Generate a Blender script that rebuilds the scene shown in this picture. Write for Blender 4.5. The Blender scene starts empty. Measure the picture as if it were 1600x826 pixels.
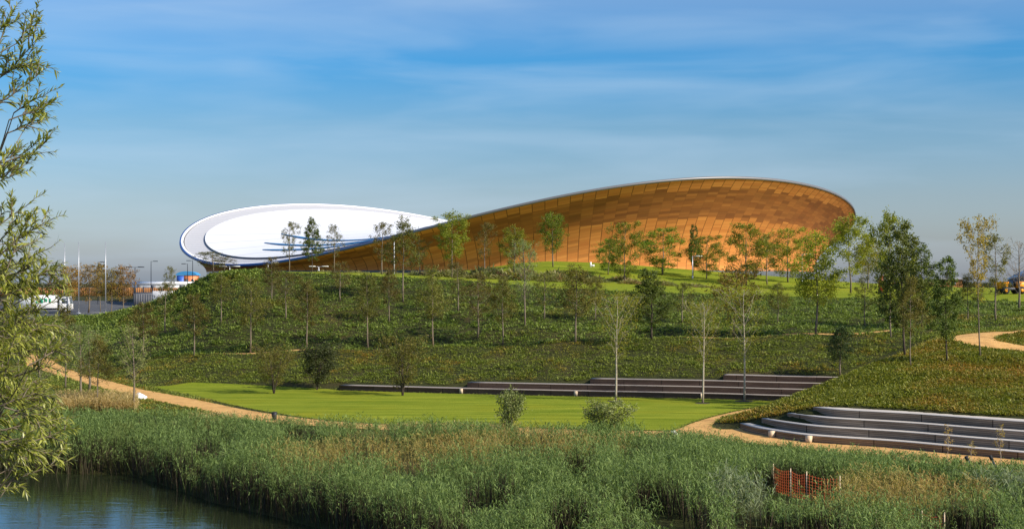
import bpy, math, random
import numpy as np
from mathutils import Vector
PI = math.pi
sc = bpy.context.scene
col = sc.collection

# ------------------------------------------------------------------ camera
F, HZ, CZ = 2200.0, 442.0, 9.5          # focal length and horizon in photo pixels, eye height
cam = bpy.data.cameras.new('camera')
cam.sensor_width = 36; cam.lens = F * 36 / 1600
cam.shift_y = (HZ - 413) / 1600
cam.clip_end = 20000; cam.clip_start = 0.1
co = bpy.data.objects.new('camera', cam); col.objects.link(co)
co.location = (0, 0, CZ); co.rotation_euler = (PI / 2, 0, 0)
sc.camera = co

# ------------------------------------------------------------------ light
SUN_EL, SUN_AZ = math.radians(34), math.radians(119)     # azimuth clockwise from +Y
w = bpy.data.worlds.new('World'); sc.world = w; w.use_nodes = True
nt = w.node_tree; nt.nodes.clear()
def wn(t, **k):
    n = nt.nodes.new(t)
    for a, b in k.items(): setattr(n, a, b)
    return n
sky = wn('ShaderNodeTexSky', sky_type='NISHITA', sun_disc=False)
sky.sun_elevation = SUN_EL; sky.sun_rotation = SUN_AZ
sky.altitude = 50; sky.air_density = 1.0; sky.dust_density = 1.6; sky.ozone_density = 3.0
hsv = wn('ShaderNodeHueSaturation'); hsv.inputs['Saturation'].default_value = 1.25
nt.links.new(sky.outputs[0], hsv.inputs['Color'])
# sky hue by elevation, then thin cirrus streaks: directions of the sky dome
tc = wn('ShaderNodeTexCoord'); sep = wn('ShaderNodeSeparateXYZ')
nt.links.new(tc.outputs['Generated'], sep.inputs[0])
ramp = wn('ShaderNodeValToRGB')
cr = ramp.color_ramp
cr.elements[0].position = 0.0; cr.elements[0].color = (1.4, 1.42, 1.85, 1)
cr.elements[1].position = 0.20; cr.elements[1].color = (1.25, 1.22, 1.3, 1)
e = cr.elements.new(0.06); e.color = (1.0, 1.03, 1.2, 1)
e = cr.elements.new(0.03); e.color = (1.14, 1.17, 1.45, 1)
e = cr.elements.new(0.11); e.color = (0.80, 0.98, 1.12, 1)
e = cr.elements.new(0.155); e.color = (0.40, 0.94, 1.24, 1)
nt.links.new(sep.outputs['Z'], ramp.inputs[0])
mul = wn('ShaderNodeMix', data_type='RGBA', blend_type='MULTIPLY'); mul.inputs[0].default_value = 1
nt.links.new(hsv.outputs[0], mul.inputs[6]); nt.links.new(ramp.outputs[0], mul.inputs[7])
mp = wn('ShaderNodeMapping'); mp.inputs['Scale'].default_value = (2.2, 1.0, 15.0); mp.inputs['Rotation'].default_value = (0, 0.05, 0)
nt.links.new(tc.outputs['Generated'], mp.inputs[0])
nz = wn('ShaderNodeTexNoise'); nz.inputs['Scale'].default_value = 1.9; nz.inputs['Detail'].default_value = 4
nz.inputs['Roughness'].default_value = 0.5; nz.inputs['Distortion'].default_value = 0.35
nt.links.new(mp.outputs[0], nz.inputs['Vector'])
cra = wn('ShaderNodeValToRGB')
cra.color_ramp.elements[0].position = 0.42; cra.color_ramp.elements[0].color = (0, 0, 0, 1)
cra.color_ramp.elements[1].position = 0.78; cra.color_ramp.elements[1].color = (0.42, 0.42, 0.42, 1)
nt.links.new(nz.outputs[0], cra.inputs[0])
cl = wn('ShaderNodeMix', data_type='RGBA'); cl.inputs[7].default_value = (4.6, 5.9, 7.3, 1)
nt.links.new(cra.outputs[0], cl.inputs[0]); nt.links.new(mul.outputs[2], cl.inputs[6])
bg = wn('ShaderNodeBackground'); bg.inputs['Strength'].default_value = 0.088
nt.links.new(cl.outputs[2], bg.inputs[0])
wo = wn('ShaderNodeOutputWorld'); nt.links.new(bg.outputs[0], wo.inputs[0])

sun = bpy.data.lights.new('sun', 'SUN'); sun.energy = 4.6; sun.angle = math.radians(0.5); sun.color = (1.0, 0.92, 0.78)
so = bpy.data.objects.new('sun', sun); col.objects.link(so)
sd = Vector((math.sin(SUN_AZ) * math.cos(SUN_EL), math.cos(SUN_AZ) * math.cos(SUN_EL), math.sin(SUN_EL)))
so.rotation_euler = sd.to_track_quat('Z', 'Y').to_euler(); so.location = (60, -30, 60)
vs = sc.view_settings
vs.view_transform = 'Standard'; vs.look = 'None'; vs.exposure = 0.45; vs.gamma = 1.0

# ------------------------------------------------------------------ helpers
def tag(o, label=None, cat=None, group=None, kind=None):
    if label: o['label'] = label
    if cat: o['category'] = cat
    if group: o['group'] = group
    if kind: o['kind'] = kind
    return o
def empty(name, loc=(0, 0, 0), rz=0):
    o = bpy.data.objects.new(name, None); o.location = loc; o.rotation_euler = (0, 0, rz)
    o.empty_display_size = 0.5; col.objects.link(o); return o
def mkmesh(name, V, quads=None, tris=None, smooth=False, mats=None):
    V = np.asarray(V, dtype=np.float32).reshape(-1, 3)
    q = np.zeros((0, 4), int) if quads is None else np.asarray(quads, dtype=np.int32).reshape(-1, 4)
    t = np.zeros((0, 3), int) if tris is None else np.asarray(tris, dtype=np.int32).reshape(-1, 3)
    me = bpy.data.meshes.new(name)
    me.vertices.add(len(V)); me.vertices.foreach_set('co', V.ravel())
    me.loops.add(q.size + t.size)
    me.loops.foreach_set('vertex_index', np.concatenate([q.ravel(), t.ravel()]).astype(np.int32))
    me.polygons.add(len(q) + len(t))
    ls = np.concatenate([np.arange(len(q)) * 4, q.size + np.arange(len(t)) * 3]).astype(np.int32)
    me.polygons.foreach_set('loop_start', ls)
    if smooth: me.polygons.foreach_set('use_smooth', np.ones(len(q) + len(t), dtype=bool))
    me.update(calc_edges=True); me.validate()
    if mats: me.materials.append(mats)
    return me
def obj(name, me, parent=None, loc=(0, 0, 0)):
    o = bpy.data.objects.new(name, me); col.objects.link(o); o.location = loc
    if parent: o.parent = parent
    return o

class MB:
    """collects boxes, tubes and strips and links them as one mesh object"""
    def __init__(s): s.V = []; s.Q = []; s.T = []; s.n = 0
    def add(s, V, Q=None, T=None):
        V = np.asarray(V, float).reshape(-1, 3)
        if Q is not None and len(Q): s.Q.append(np.asarray(Q, int).reshape(-1, 4) + s.n)
        if T is not None and len(T): s.T.append(np.asarray(T, int).reshape(-1, 3) + s.n)
        s.V.append(V); s.n += len(V); return s
    def box(s, c, d, rz=0, bev=0.0):
        x, y, z = [k / 2 for k in d]; b = min(bev, x * .45, y * .45, z * .45)
        if b <= 0:
            P = np.array([[sx * x, sy * y, sz * z] for sz in (-1, 1) for sx, sy in ((-1, -1), (1, -1), (1, 1), (-1, 1))])
            Q = [(3, 2, 1, 0), (4, 5, 6, 7), (0, 1, 5, 4), (1, 2, 6, 5), (2, 3, 7, 6), (3, 0, 4, 7)]
        else:      # chamfered box: rings
            def ring(ix, iy, zz): return [[-ix + b, -iy, zz], [ix - b, -iy, zz], [ix, -iy + b, zz], [ix, iy - b, zz], [ix - b, iy, zz], [-ix + b, iy, zz], [-ix, iy - b, zz], [-ix, -iy + b, zz]]
            P = np.array(ring(x - b * .9, y - b * .9, -z) + ring(x, y, -z + b) + ring(x, y, z - b) + ring(x - b * .9, y - b * .9, z))
            Q = [(k * 8 + i, k * 8 + (i + 1) % 8, k * 8 + 8 + (i + 1) % 8, k * 8 + 8 + i) for k in range(3) for i in range(8)]
            for k, fl in ((0, 1), (24, 0)):
                for a in ((0, 1, 2, 3), (0, 3, 4, 7), (4, 5, 6, 7)):
                    f = [k + i for i in a]; Q.append(tuple(f[::-1]) if fl else tuple(f))
        c_, s_ = math.cos(rz), math.sin(rz)
        R = np.array([[c_, -s_, 0], [s_, c_, 0], [0, 0, 1]])
        return s.add(P @ R.T + np.array(c), Q)
    def tube(s, pts, r, sides=6, cap=True):
        pts = np.asarray(pts, float); k = len(pts); r = np.broadcast_to(np.asarray(r, float), (k,))
        d = np.gradient(pts, axis=0); d /= np.linalg.norm(d, axis=1, keepdims=True) + 1e-9
        up = np.where(np.abs(d[:, 2:3]) > .9, np.array([[1., 0, 0]]), np.array([[0, 0, 1.]]))
        u = np.cross(d, up); u /= np.linalg.norm(u, axis=1, keepdims=True) + 1e-9
        v = np.cross(d, u)
        a = np.arange(sides) * 2 * PI / sides
        P = pts[:, None] + r[:, None, None] * (np.cos(a)[None, :, None] * u[:, None] + np.sin(a)[None, :, None] * v[:, None])
        i = np.arange(sides); j = (i + 1) % sides
        Q = np.concatenate([np.stack([m * sides + i, m * sides + j, (m + 1) * sides + j, (m + 1) * sides + i], 1) for m in range(k - 1)])
        P = P.reshape(-1, 3); T = None
        if cap:
            P = np.vstack([P, pts[0], pts[-1]]); n = k * sides
            T = np.concatenate([np.stack([j, i, np.full(sides, n)], 1), np.stack([(k - 1) * sides + i, (k - 1) * sides + j, np.full(sides, n + 1)], 1)])
        return s.add(P, Q, T)
    def mesh(s, name, mat, smooth=False):
        return mkmesh(name, np.concatenate(s.V), np.concatenate(s.Q) if s.Q else None, np.concatenate(s.T) if s.T else None, smooth, mat)
    def build(s, name, mat, parent=None, smooth=False, loc=(0, 0, 0)):
        return obj(name, s.mesh(name, mat, smooth), parent, loc)

# ------------------------------------------------------------------ materials
def mat(name):
    m = bpy.data.materials.new(name); m.use_nodes = True
    n = m.node_tree; n.nodes.clear(); return m, n
def N(n, t, ins=None, **k):
    x = n.nodes.new(t)
    for a, b in k.items(): setattr(x, a, b)
    for a, b in (ins or {}).items(): x.inputs[a].default_value = b
    return x
def L(n, a, b): n.links.new(a, b)
def c4(c): return (c[0], c[1], c[2], 1)
def out(n, sh):
    o = N(n, 'ShaderNodeOutputMaterial'); L(n, sh, o.inputs[0])
def mixc(n, f, a, b, blend='MIX'):
    x = N(n, 'ShaderNodeMix', data_type='RGBA', blend_type=blend)
    for s, v in ((0, f), (6, a), (7, b)):
        if hasattr(v, 'links') or isinstance(v, bpy.types.NodeSocket): L(n, v, x.inputs[s])
        else: x.inputs[s].default_value = c4(v) if s else v
    return x.outputs[2]
def noise(n, scale, detail=4, rough=.55, stretch=None, coord='Object'):
    t = N(n, 'ShaderNodeTexCoord'); src = t.outputs[coord]
    if stretch:
        m = N(n, 'ShaderNodeMapping'); m.inputs['Scale'].default_value = stretch; L(n, src, m.inputs[0]); src = m.outputs[0]
    x = N(n, 'ShaderNodeTexNoise', {'Scale': scale, 'Detail': detail, 'Roughness': rough}); L(n, src, x.inputs['Vector'])
    return x.outputs[0]
def step(n, sock, a, b):
    x = N(n, 'ShaderNodeMapRange', {1: a, 2: b, 3: 0., 4: 1.}); L(n, sock, x.inputs[0]); return x.outputs[0]
def math_(n, op, a, b=None, c=None):
    x = N(n, 'ShaderNodeMath', operation=op)
    for i, v in enumerate((a, b, c)):
        if v is None: continue
        if isinstance(v, (int, float)): x.inputs[i].default_value = v
        else: L(n, v, x.inputs[i])
    return x.outputs[0]
def simple(name, c, rough=.6, metal=0., var=.12, scale=3., bump=0., spec=.4, stretch=None):
    m, n = mat(name)
    f = noise(n, scale, stretch=stretch)
    colr = mixc(n, f, [k * (1 - var) for k in c], [min(1, k * (1 + var)) for k in c])
    p = N(n, 'ShaderNodeBsdfPrincipled', {'Roughness': rough, 'Metallic': metal, 'Specular IOR Level': spec})
    L(n, colr, p.inputs['Base Color'])
    if bump:
        b = N(n, 'ShaderNodeBump', {'Strength': .6, 'Distance': bump}); L(n, noise(n, scale * 4), b.inputs['Height']); L(n, b.outputs[0], p.inputs['Normal'])
    out(n, p.outputs[0]); return m
def foliage(name, c1, c2, c3=None, c3scale=.08, c3lo=.5, c3hi=.68, trans=.35, objvar=True, rough=.55, spec=.25):
    m, n = mat(name)
    g = N(n, 'ShaderNodeNewGeometry')
    base = mixc(n, g.outputs['Random Per Island'], c1, c2)
    if c3:
        f = step(n, noise(n, c3scale, 5, .65), c3lo, c3hi)
        r2 = math_(n, 'FRACT', math_(n, 'MULTIPLY', g.outputs['Random Per Island'], 7.31))
        f = math_(n, 'MULTIPLY', f, step(n, r2, .15, .6))
        base = mixc(n, f, base, c3)
    if objvar:
        oi = N(n, 'ShaderNodeObjectInfo')
        h = N(n, 'ShaderNodeHueSaturation')
        L(n, math_(n, 'MULTIPLY_ADD', oi.outputs['Random'], .05, .475), h.inputs['Hue'])
        L(n, math_(n, 'MULTIPLY_ADD', math_(n, 'FRACT', math_(n, 'MULTIPLY', oi.outputs['Random'], 5.7)), .45, .8), h.inputs['Value'])
        L(n, base, h.inputs['Color']); base = h.outputs[0]
    p = N(n, 'ShaderNodeBsdfPrincipled', {'Roughness': rough, 'Specular IOR Level': spec}); L(n, base, p.inputs['Base Color'])
    t = N(n, 'ShaderNodeBsdfTranslucent'); L(n, mixc(n, 1., base, (1.3, 1.35, .6), 'MULTIPLY'), t.inputs[0])
    mx = N(n, 'ShaderNodeMixShader', {0: trans}); L(n, p.outputs[0], mx.inputs[1]); L(n, t.outputs[0], mx.inputs[2])
    out(n, mx.outputs[0]); return m

def ground_mat(name, ca, cb, cc, s1, s2, bump, bscale=6., rough=.95):
    m, n = mat(name)
    a = mixc(n, step(n, noise(n, s1, 6, .6), .35, .65), ca, cb)
    a = mixc(n, step(n, noise(n, s2, 5, .6), .5, .72), a, cc)
    p = N(n, 'ShaderNodeBsdfPrincipled', {'Roughness': rough, 'Specular IOR Level': .15}); L(n, a, p.inputs['Base Color'])
    b = N(n, 'ShaderNodeBump', {'Strength': .8, 'Distance': bump}); L(n, noise(n, bscale, 8, .7), b.inputs['Height']); L(n, b.outputs[0], p.inputs['Normal'])
    out(n, p.outputs[0]); return m

M = {}
M['ground'] = ground_mat('ground_soil', (.03, .034, .008), (.045, .048, .012), (.07, .052, .02), .5, .12, .25, 3)
M['path'] = ground_mat('path_gravel', (.54, .30, .10), (.66, .39, .14), (.42, .23, .08), 1.6, .5, .06, 11)
M['asphalt'] = ground_mat('asphalt', (.065, .068, .075), (.085, .088, .095), (.12, .12, .12), .5, .1, .02, 10)
def lawn_mat():
    m, n = mat('lawn_turf')
    t = N(n, 'ShaderNodeTexCoord'); mp = N(n, 'ShaderNodeMapping'); mp.inputs['Scale'].default_value = (.10, .8, 1); mp.inputs['Rotation'].default_value = (0, 0, .06)
    L(n, t.outputs['Object'], mp.inputs[0])
    x = N(n, 'ShaderNodeTexNoise', {'Scale': 1.0, 'Detail': 5, 'Roughness': .6}); L(n, mp.outputs[0], x.inputs['Vector'])
    a = mixc(n, step(n, x.outputs[0], .35, .65), (.12, .17, .014), (.26, .285, .03))
    a = mixc(n, step(n, noise(n, .10, 4), .5, .75), a, (.26, .25, .02))
    a = mixc(n, math_(n, 'MULTIPLY', step(n, noise(n, 3., 6, .8, (.25, 1.5, 1)), .45, .7), .6), a, (.12, .15, .008))
    p = N(n, 'ShaderNodeBsdfPrincipled', {'Roughness': .95, 'Specular IOR Level': .02}); L(n, a, p.inputs['Base Color'])
    b = N(n, 'ShaderNodeBump', {'Strength': .7, 'Distance': .06}); L(n, noise(n, 9., 8, .75), b.inputs['Height']); L(n, b.outputs[0], p.inputs['Normal'])
    out(n, p.outputs[0]); return m
M['lawn'] = lawn_mat()
def water_mat():
    m, n = mat('river_water')
    p = N(n, 'ShaderNodeBsdfPrincipled', {'Roughness': .03, 'IOR': 1.42, 'Base Color': (.018, .024, .010, 1)})
    b = N(n, 'ShaderNodeBump', {'Strength': .35, 'Distance': .05}); L(n, noise(n, 1.1, 4, .55, (.6, 1.6, 1)), b.inputs['Height'])
    L(n, b.outputs[0], p.inputs['Normal']); out(n, p.outputs[0]); return m
M['water'] = water_mat()
def planks(name, c1, c2, lines=.11, top=(.34, .32, .30)):
    """horizontal boards on risers, paler tread on top"""
    m, n = mat(name)
    t = N(n, 'ShaderNodeTexCoord'); s = N(n, 'ShaderNodeSeparateXYZ'); L(n, t.outputs['Object'], s.inputs[0])
    zl = math_(n, 'DIVIDE', s.outputs['Z'], lines)
    gap = math_(n, 'LESS_THAN', math_(n, 'FRACT', zl), .16)
    wnz = N(n, 'ShaderNodeTexWhiteNoise', noise_dimensions='2D')
    cb = N(n, 'ShaderNodeCombineXYZ'); L(n, math_(n, 'FLOOR', zl), cb.inputs[0]); L(n, math_(n, 'FLOOR', math_(n, 'DIVIDE', s.outputs['X'], 3.1)), cb.inputs[1]); L(n, cb.outputs[0], wnz.inputs['Vector'])
    a = mixc(n, wnz.outputs['Value'], c1, c2)
    a = mixc(n, step(n, noise(n, 1.3, 5, .6, (.4, .4, 3)), .5, .8), a, [k * 1.5 for k in c2])
    jn = math_(n, 'LESS_THAN', math_(n, 'FRACT', math_(n, 'DIVIDE', s.outputs['X'], 3.1)), .012)
    sg = N(n, 'ShaderNodeTexWhiteNoise', noise_dimensions='1D'); L(n, math_(n, 'FLOOR', math_(n, 'DIVIDE', s.outputs['X'], 3.1)), sg.inputs['W'])
    a = mixc(n, math_(n, 'MULTIPLY', sg.outputs['Value'], .35), a, [k * .55 for k in c1])
    a = mixc(n, math_(n, 'MAXIMUM', gap, jn), a, (.012, .01, .009))
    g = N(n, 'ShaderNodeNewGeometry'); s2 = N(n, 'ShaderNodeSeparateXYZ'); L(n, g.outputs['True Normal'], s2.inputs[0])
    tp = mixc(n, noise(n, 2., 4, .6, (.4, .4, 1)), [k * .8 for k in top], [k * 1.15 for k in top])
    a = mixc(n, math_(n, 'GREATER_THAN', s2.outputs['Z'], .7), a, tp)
    p = N(n, 'ShaderNodeBsdfPrincipled', {'Roughness': .75, 'Specular IOR Level': .3}); L(n, a, p.inputs['Base Color']); out(n, p.outputs[0]); return m
M['plank_far'] = planks('brown_boards', (.15, .095, .072), (.22, .145, .11), .11, (.32, .28, .24))
M['plank_near'] = planks('grey_boards', (.20, .165, .135), (.30, .25, .21), .11, (.55, .50, .44))
M['cream'] = simple('sunlit_timber', (.62, .48, .32), .7, var=.15)
M['white'] = simple('white_paint', (.78, .78, .78), .45, var=.04, scale=.4)
M['offwhite'] = simple('offwhite_sheet', (.66, .65, .62), .5, var=.08, scale=.4)
M['bark'] = simple('bark_grey', (.17, .135, .095), .9, var=.4, scale=5)
M['bark_pale'] = simple('bark_pale', (.40, .34, .26), .85, var=.25, scale=5)
M['bark_dark'] = simple('bark_dark', (.075, .055, .04), .9, var=.4, scale=5)
M['steel'] = simple('galvanised_steel', (.45, .46, .48), .4, .6, var=.1)
M['darksteel'] = simple('dark_steel', (.05, .055, .07), .45, .4)
M['glass'] = simple('glazing', (.10, .12, .14), .15, .0, var=.3, scale=.5)
M['rubber'] = simple('rubber', (.02, .02, .02), .8)
M['yellow'] = simple('yellow_paint', (.90, .33, .012), .5, var=.12)
M['red'] = simple('dark_red_paint', (.28, .025, .02), .5)
M['green_mark'] = simple('green_print', (.03, .38, .22), .5)
M['blue'] = simple('blue_sheet', (.03, .10, .42), .5)
M['orange'] = simple('orange_sheet', (.72, .24, .10), .6)
M['rust'] = simple('rusty_boards', (.34, .15, .05), .8, var=.5, scale=.5, stretch=(1, 1, .1))
M['greypanel'] = simple('grey_panel', (.16, .165, .18), .6, var=.2, scale=.5)
M['mulch'] = simple('bark_mulch', (.05, .032, .02), .95, var=.4, scale=6)

# ------------------------------------------------------------------ terrain: height from fourteen-odd ridge and foot lines
def P(Y, py): return (Y, CZ - (py - HZ) * Y / F)
def K(*a): return [(x, *v) for x, v in a]
KN = [
 K((-900,(2,-1)),(-250,(2,-1)),(-100,(2,-3.2)),(2400,(2,-3.2))),
 K((-900,(20,-1)),(-250,(20,-1)),(-100,(86,-2.7)),(0,(84,-2.7)),(200,(83.5,-2.7)),(330,(72.7,-2.7)),(470,(66,-2.7)),(600,(60,-2.7)),(800,(48,-2.7)),(1000,(36,-2.7)),(1200,(24,-2.7)),(1600,(10,-2.7)),(2400,(10,-2.7))),
 K((-900,(60,-.9)),(-250,(60,-.9)),(-100,(88.5,-1.3)),(0,(86.5,-1.4)),(200,(86,-1.4)),(330,(75.2,-1.4)),(470,(68.5,-1.4)),(600,(62.5,-1.4)),(800,(51,-1.4)),(1000,(39,-1.4)),(1200,(28,-1.4)),(1600,(14,-1.4)),(2400,(14,-1.4))),
 K((-900,(95,-.2)),(-100,(105,-.3)),(0,(103,-.3)),(200,(98,-.2)),(300,(94,0)),(430,(90,0)),(600,(88,0)),(1000,(85,0)),(1100,(83.5,0)),(1200,(79,0)),(1400,(74.5,0)),(1600,(70,0)),(2400,(60,0))),
 K((-900,(118,0)),(0,(116,0)),(200,(100,0)),(300,(96,0)),(600,(92,0)),(1000,(88,0)),(1130,(93,0)),(1155,(91.3,0)),(1200,(87.4,0)),(1300,(83.2,0)),(1400,(81,0)),(1500,(78,0)),(1600,(75.7,0)),(2400,(66,0))),
 K((-900,(121,0)),(0,(118,0)),(300,(98,0)),(600,(94,0)),(1110,(94.5,0)),(1155,(92.6,.3)),(1200,(89.5,.9)),(1260,(87.6,1.6)),(1310,(87.2,1.85)),(1400,(85.2,1.85)),(1500,(82.2,1.85)),(1600,(79.9,1.85)),(2400,(70,1.85))),
 K((-900,(123,0)),(0,(120,0)),(300,(100,0)),(600,(96,0)),(1115,(96,0)),(1155,(95,.55)),(1200,(95,1.2)),(1310,(97,2.9)),(1400,(105,4.0)),(1480,(112,5.1)),(1600,(116,5.35)),(2400,(116,6.2))),
 K((-900,(125,0)),(0,(122,0)),(300,(102,0)),(600,(98,0)),(1100,(98,0)),(1200,(100,.1)),(1310,(107,.6)),(1400,(115,3.0)),(1480,(120,5.0)),(1600,(122,5.3)),(2400,(122,6.2))),
 K((-900,(150,.5)),(0,(150,.3)),(150,(150,.2)),(225,(130.5,0)),(400,(128,0)),(530,(125.3,0)),(720,(121.4,0)),(900,(118.6,0)),(1100,(116,0)),(1200,(113.8,0)),(1310,(111.5,.1)),(1400,(120,3.2)),(1480,(123,5)),(1600,(125,5.2)),(2400,(125,6.2))),
 K((-900,(152,.6)),(0,(152,.4)),(150,(152,.3)),(225,(132,.2)),(400,(129,.25)),(515,(126.7,.3)),(540,(126.6,.45)),(700,(123,.5)),(740,(123.4,.9)),(910,(120.8,1.0)),(940,(121.4,1.35)),(1120,(118.8,1.4)),(1140,(119.6,1.8)),(1200,(118,1.8)),(1310,(115.8,1.8)),(1400,(122,3.5)),(1480,(126,5)),(1600,(127,5.2)),(2400,(127,6.2))),
 K((-900,(165,2)),(0,(165,1.5)),(150,P(160,560)),(230,P(146,558)),(400,P(141,553)),(500,P(140,549)),(640,P(138.5,546)),(740,P(137,543)),(860,P(135.5,536)),(1000,P(133.5,530.5)),(1100,P(132.5,528)),(1200,P(131.5,526)),(1310,P(130,522)),(1400,P(130,519)),(1480,P(130,517)),(1600,P(131,514)),(2400,P(131,500))),
 K((-900,(168,2)),(0,(168,1.5)),(150,P(162.5,558.5)),(230,P(148.5,556.3)),(400,P(143.5,551)),(500,P(142.5,547)),(640,P(141,544)),(740,P(139.5,541)),(860,P(138,534.3)),(1000,P(136,528.7)),(1100,P(135,526.3)),(1200,P(134,524.3)),(1310,P(132.5,520.5)),(1400,P(132.5,517.5)),(1480,P(132.5,515.5)),(1600,P(133.5,512.5)),(2400,P(133.5,498))),
 K((-900,(195,4.2)),(0,(195,4.3)),(150,P(193,496)),(230,P(185,477)),(280,P(180,454)),(330,P(175,432)),(370,P(172,425)),(420,P(172,425)),(500,P(171,428)),(640,P(168,435)),(740,P(166,440)),(860,P(164,450.5)),(1000,P(162,457)),(1100,P(161,460.5)),(1200,P(160,463)),(1310,P(160,466)),(1400,P(159,468)),(1500,P(159,469.5)),(1600,P(158,472)),(2400,P(158,480))),
 K((-900,(210,4.5)),(0,(210,4.5)),(150,(208,4.6)),(230,(205,4.8)),(280,(205,6)),(330,P(190,431)),(400,P(185,424.5)),(500,P(185,425.5)),(640,P(187,431)),(740,P(190,435.5)),(860,P(190,441)),(1000,P(190,447)),(1100,P(190,452)),(1200,P(190,456)),(1310,P(190,460)),(1400,P(190,462)),(1500,P(190,460)),(1600,P(190,458)),(2400,P(190,460))),
 K((-900,(240,4.6)),(0,(240,4.6)),(230,(240,4.6)),(280,(240,4.8)),(330,(225,10.5)),(400,(225,10.9)),(500,P(225,425)),(640,P(225,427)),(740,P(225,422)),(810,P(225,411)),(860,P(225,408)),(920,P(225,410)),(1000,P(225,415)),(1100,P(225,423)),(1200,P(225,431)),(1310,P(225,440)),(1400,P(225,445)),(1500,P(225,449)),(1600,P(225,450)),(2400,P(225,452))),
 K((-900,(300,4.9)),(280,(300,5)),(330,(250,10.9)),(500,(250,11)),(1200,(250,10.6)),(1310,(250,9.6)),(1400,(250,8.6)),(1600,(250,8.2)),(2400,(250,8))),
 K((-900,(400,6.3)),(280,(400,6.3)),(330,(400,9)),(1200,(400,10)),(1400,(400,7.8)),(2400,(400,7.6))),
 K((-900,(6000,6.5)),(2400,(6000,6.5))),
]
KX = [np.array([k[0] for k in kn], float) for kn in KN]
KY = [np.array([k[1] for k in kn], float) for kn in KN]
KZ = [np.array([k[2] for k in kn], float) for kn in KN]
def kY(i, px): return np.interp(px, KX[i], KY[i])
def gz(X, Y):
    X = np.asarray(X, float); Y = np.maximum(np.asarray(Y, float), .5)
    px = 800 + F * X / Y
    ys = [np.interp(px, KX[i], KY[i]) for i in range(len(KN))]
    zs = [np.interp(px, KX[i], KZ[i]) for i in range(len(KN))]
    z = zs[0].copy() if hasattr(zs[0], 'copy') else zs[0]
    for i in range(len(KN) - 1):
        t = np.clip((Y - ys[i]) / np.maximum(ys[i + 1] - ys[i], .05), 0, 1)
        z = z + (zs[i + 1] - zs[i]) * t
    # soft natural unevenness of the planted banks
    on = np.clip((Y - ys[9]) / 6, 0, 1) * np.clip((ys[12] - Y) / 6, 0, 1)
    on2 = np.clip((Y - ys[5] - 1) / 5, 0, 1) * np.clip((ys[7] - Y) / 4, 0, 1) * (zs[6] > .4)
    z = z + (on + on2) * (.10 * np.sin(X * .55 + 1.3 * np.sin(Y * .31)) + .08 * np.sin(Y * .8 + X * .23))
    return z
def g1(x, y): return float(gz(np.array([x]), np.array([y]))[0])
def hit(px, py, ymin=40, ymax=420):
    Ys = np.arange(ymin, ymax, .1); Xs = (px - 800) * Ys / F
    zr = CZ - (py - HZ) * Ys / F
    m = np.nonzero(zr <= gz(Xs, Ys))[0]
    i = m[0] if len(m) else len(Ys) - 1
    return Xs[i], Ys[i], g1(Xs[i], Ys[i])
def at(px, Y): return ((px - 800) * Y / F, Y)
def flat(px, py, z=0.):
    Y = F * (CZ - z) / (py - HZ); return ((px - 800) * Y / F, Y)

pxs = np.concatenate([np.arange(-900, -200, 60), np.arange(-200, 1800, 9), np.arange(1800, 2401, 60)])
Ys = np.concatenate([np.arange(4, 60, 2.5), np.arange(60, 215, .7), np.arange(215, 420, 4), [450, 520, 640, 800, 1100, 1600, 2500, 4000, 6000]])
PX, YY = np.meshgrid(pxs, Ys)
XX = (PX - 800) * YY / F
ZZ = gz(XX, YY)
nr, nc = PX.shape
I = np.arange(nr * nc).reshape(nr, nc)
Q = np.stack([I[:-1, :-1], I[:-1, 1:], I[1:, 1:], I[1:, :-1]], -1).reshape(-1, 4)
tag(obj('ground', mkmesh('ground', np.stack([XX, YY, ZZ], -1), Q, smooth=True, mats=M['ground'])), kind='structure')
wb = MB(); wb.add([(-60, -20, -2), (45, -20, -2), (45, 110, -2), (-60, 110, -2)], [(0, 1, 2, 3)])
tag(wb.build('river', M['water']), kind='structure')

def inpoly(X, Y, poly):
    X = np.asarray(X); Y = np.asarray(Y); r = np.zeros(X.shape, bool)
    p = np.asarray(poly); n = len(p)
    for i in range(n):
        x1, y1 = p[i]; x2, y2 = p[(i + 1) % n]
        if y1 == y2: continue
        c = ((y1 > Y) != (y2 > Y)) & (X < (x2 - x1) * (Y - y1) / (y2 - y1) + x1)
        r ^= c
    return r
def drape(name, poly, cell, off, material, kind='structure'):
    p = np.asarray(poly, float)
    x0, y0 = p.min(0) - cell; x1, y1 = p.max(0) + cell
    gx = np.arange(x0, x1, cell); gy = np.arange(y0, y1, cell)
    GX, GY = np.meshgrid(gx, gy)
    cx = GX[:-1, :-1] + cell / 2; cy = GY[:-1, :-1] + cell / 2
    ins = inpoly(cx, cy, p)
    I = np.arange(GX.size).reshape(GX.shape)
    Q = np.stack([I[:-1, :-1], I[:-1, 1:], I[1:, 1:], I[1:, :-1]], -1)[ins]
    cnt = np.bincount(Q.ravel(), minlength=GX.size)
    xy = np.stack([GX.ravel(), GY.ravel()], 1)
    bd = np.nonzero((cnt > 0) & (cnt < 4))[0]
    B = xy[bd]; best = np.full(len(bd), 1e9); bp = B.copy()
    for i in range(len(p)):
        a = p[i]; b = p[(i + 1) % len(p)]; d = b - a; t = np.clip(((B - a) @ d) / max(d @ d, 1e-9), 0, 1)
        q = a + t[:, None] * d; e = ((q - B) ** 2).sum(1); m = e < best
        best[m] = e[m]; bp[m] = q[m]
    xy[bd] = bp
    used = np.nonzero(cnt > 0)[0]; mp = np.full(GX.size, -1); mp[used] = np.arange(len(used))
    V = np.column_stack([xy[used], gz(xy[used, 0], xy[used, 1]) + off])
    o = obj(name, mkmesh(name, V, mp[Q.reshape(-1, 4)], smooth=True, mats=material))
    return tag(o, kind=kind)
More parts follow.
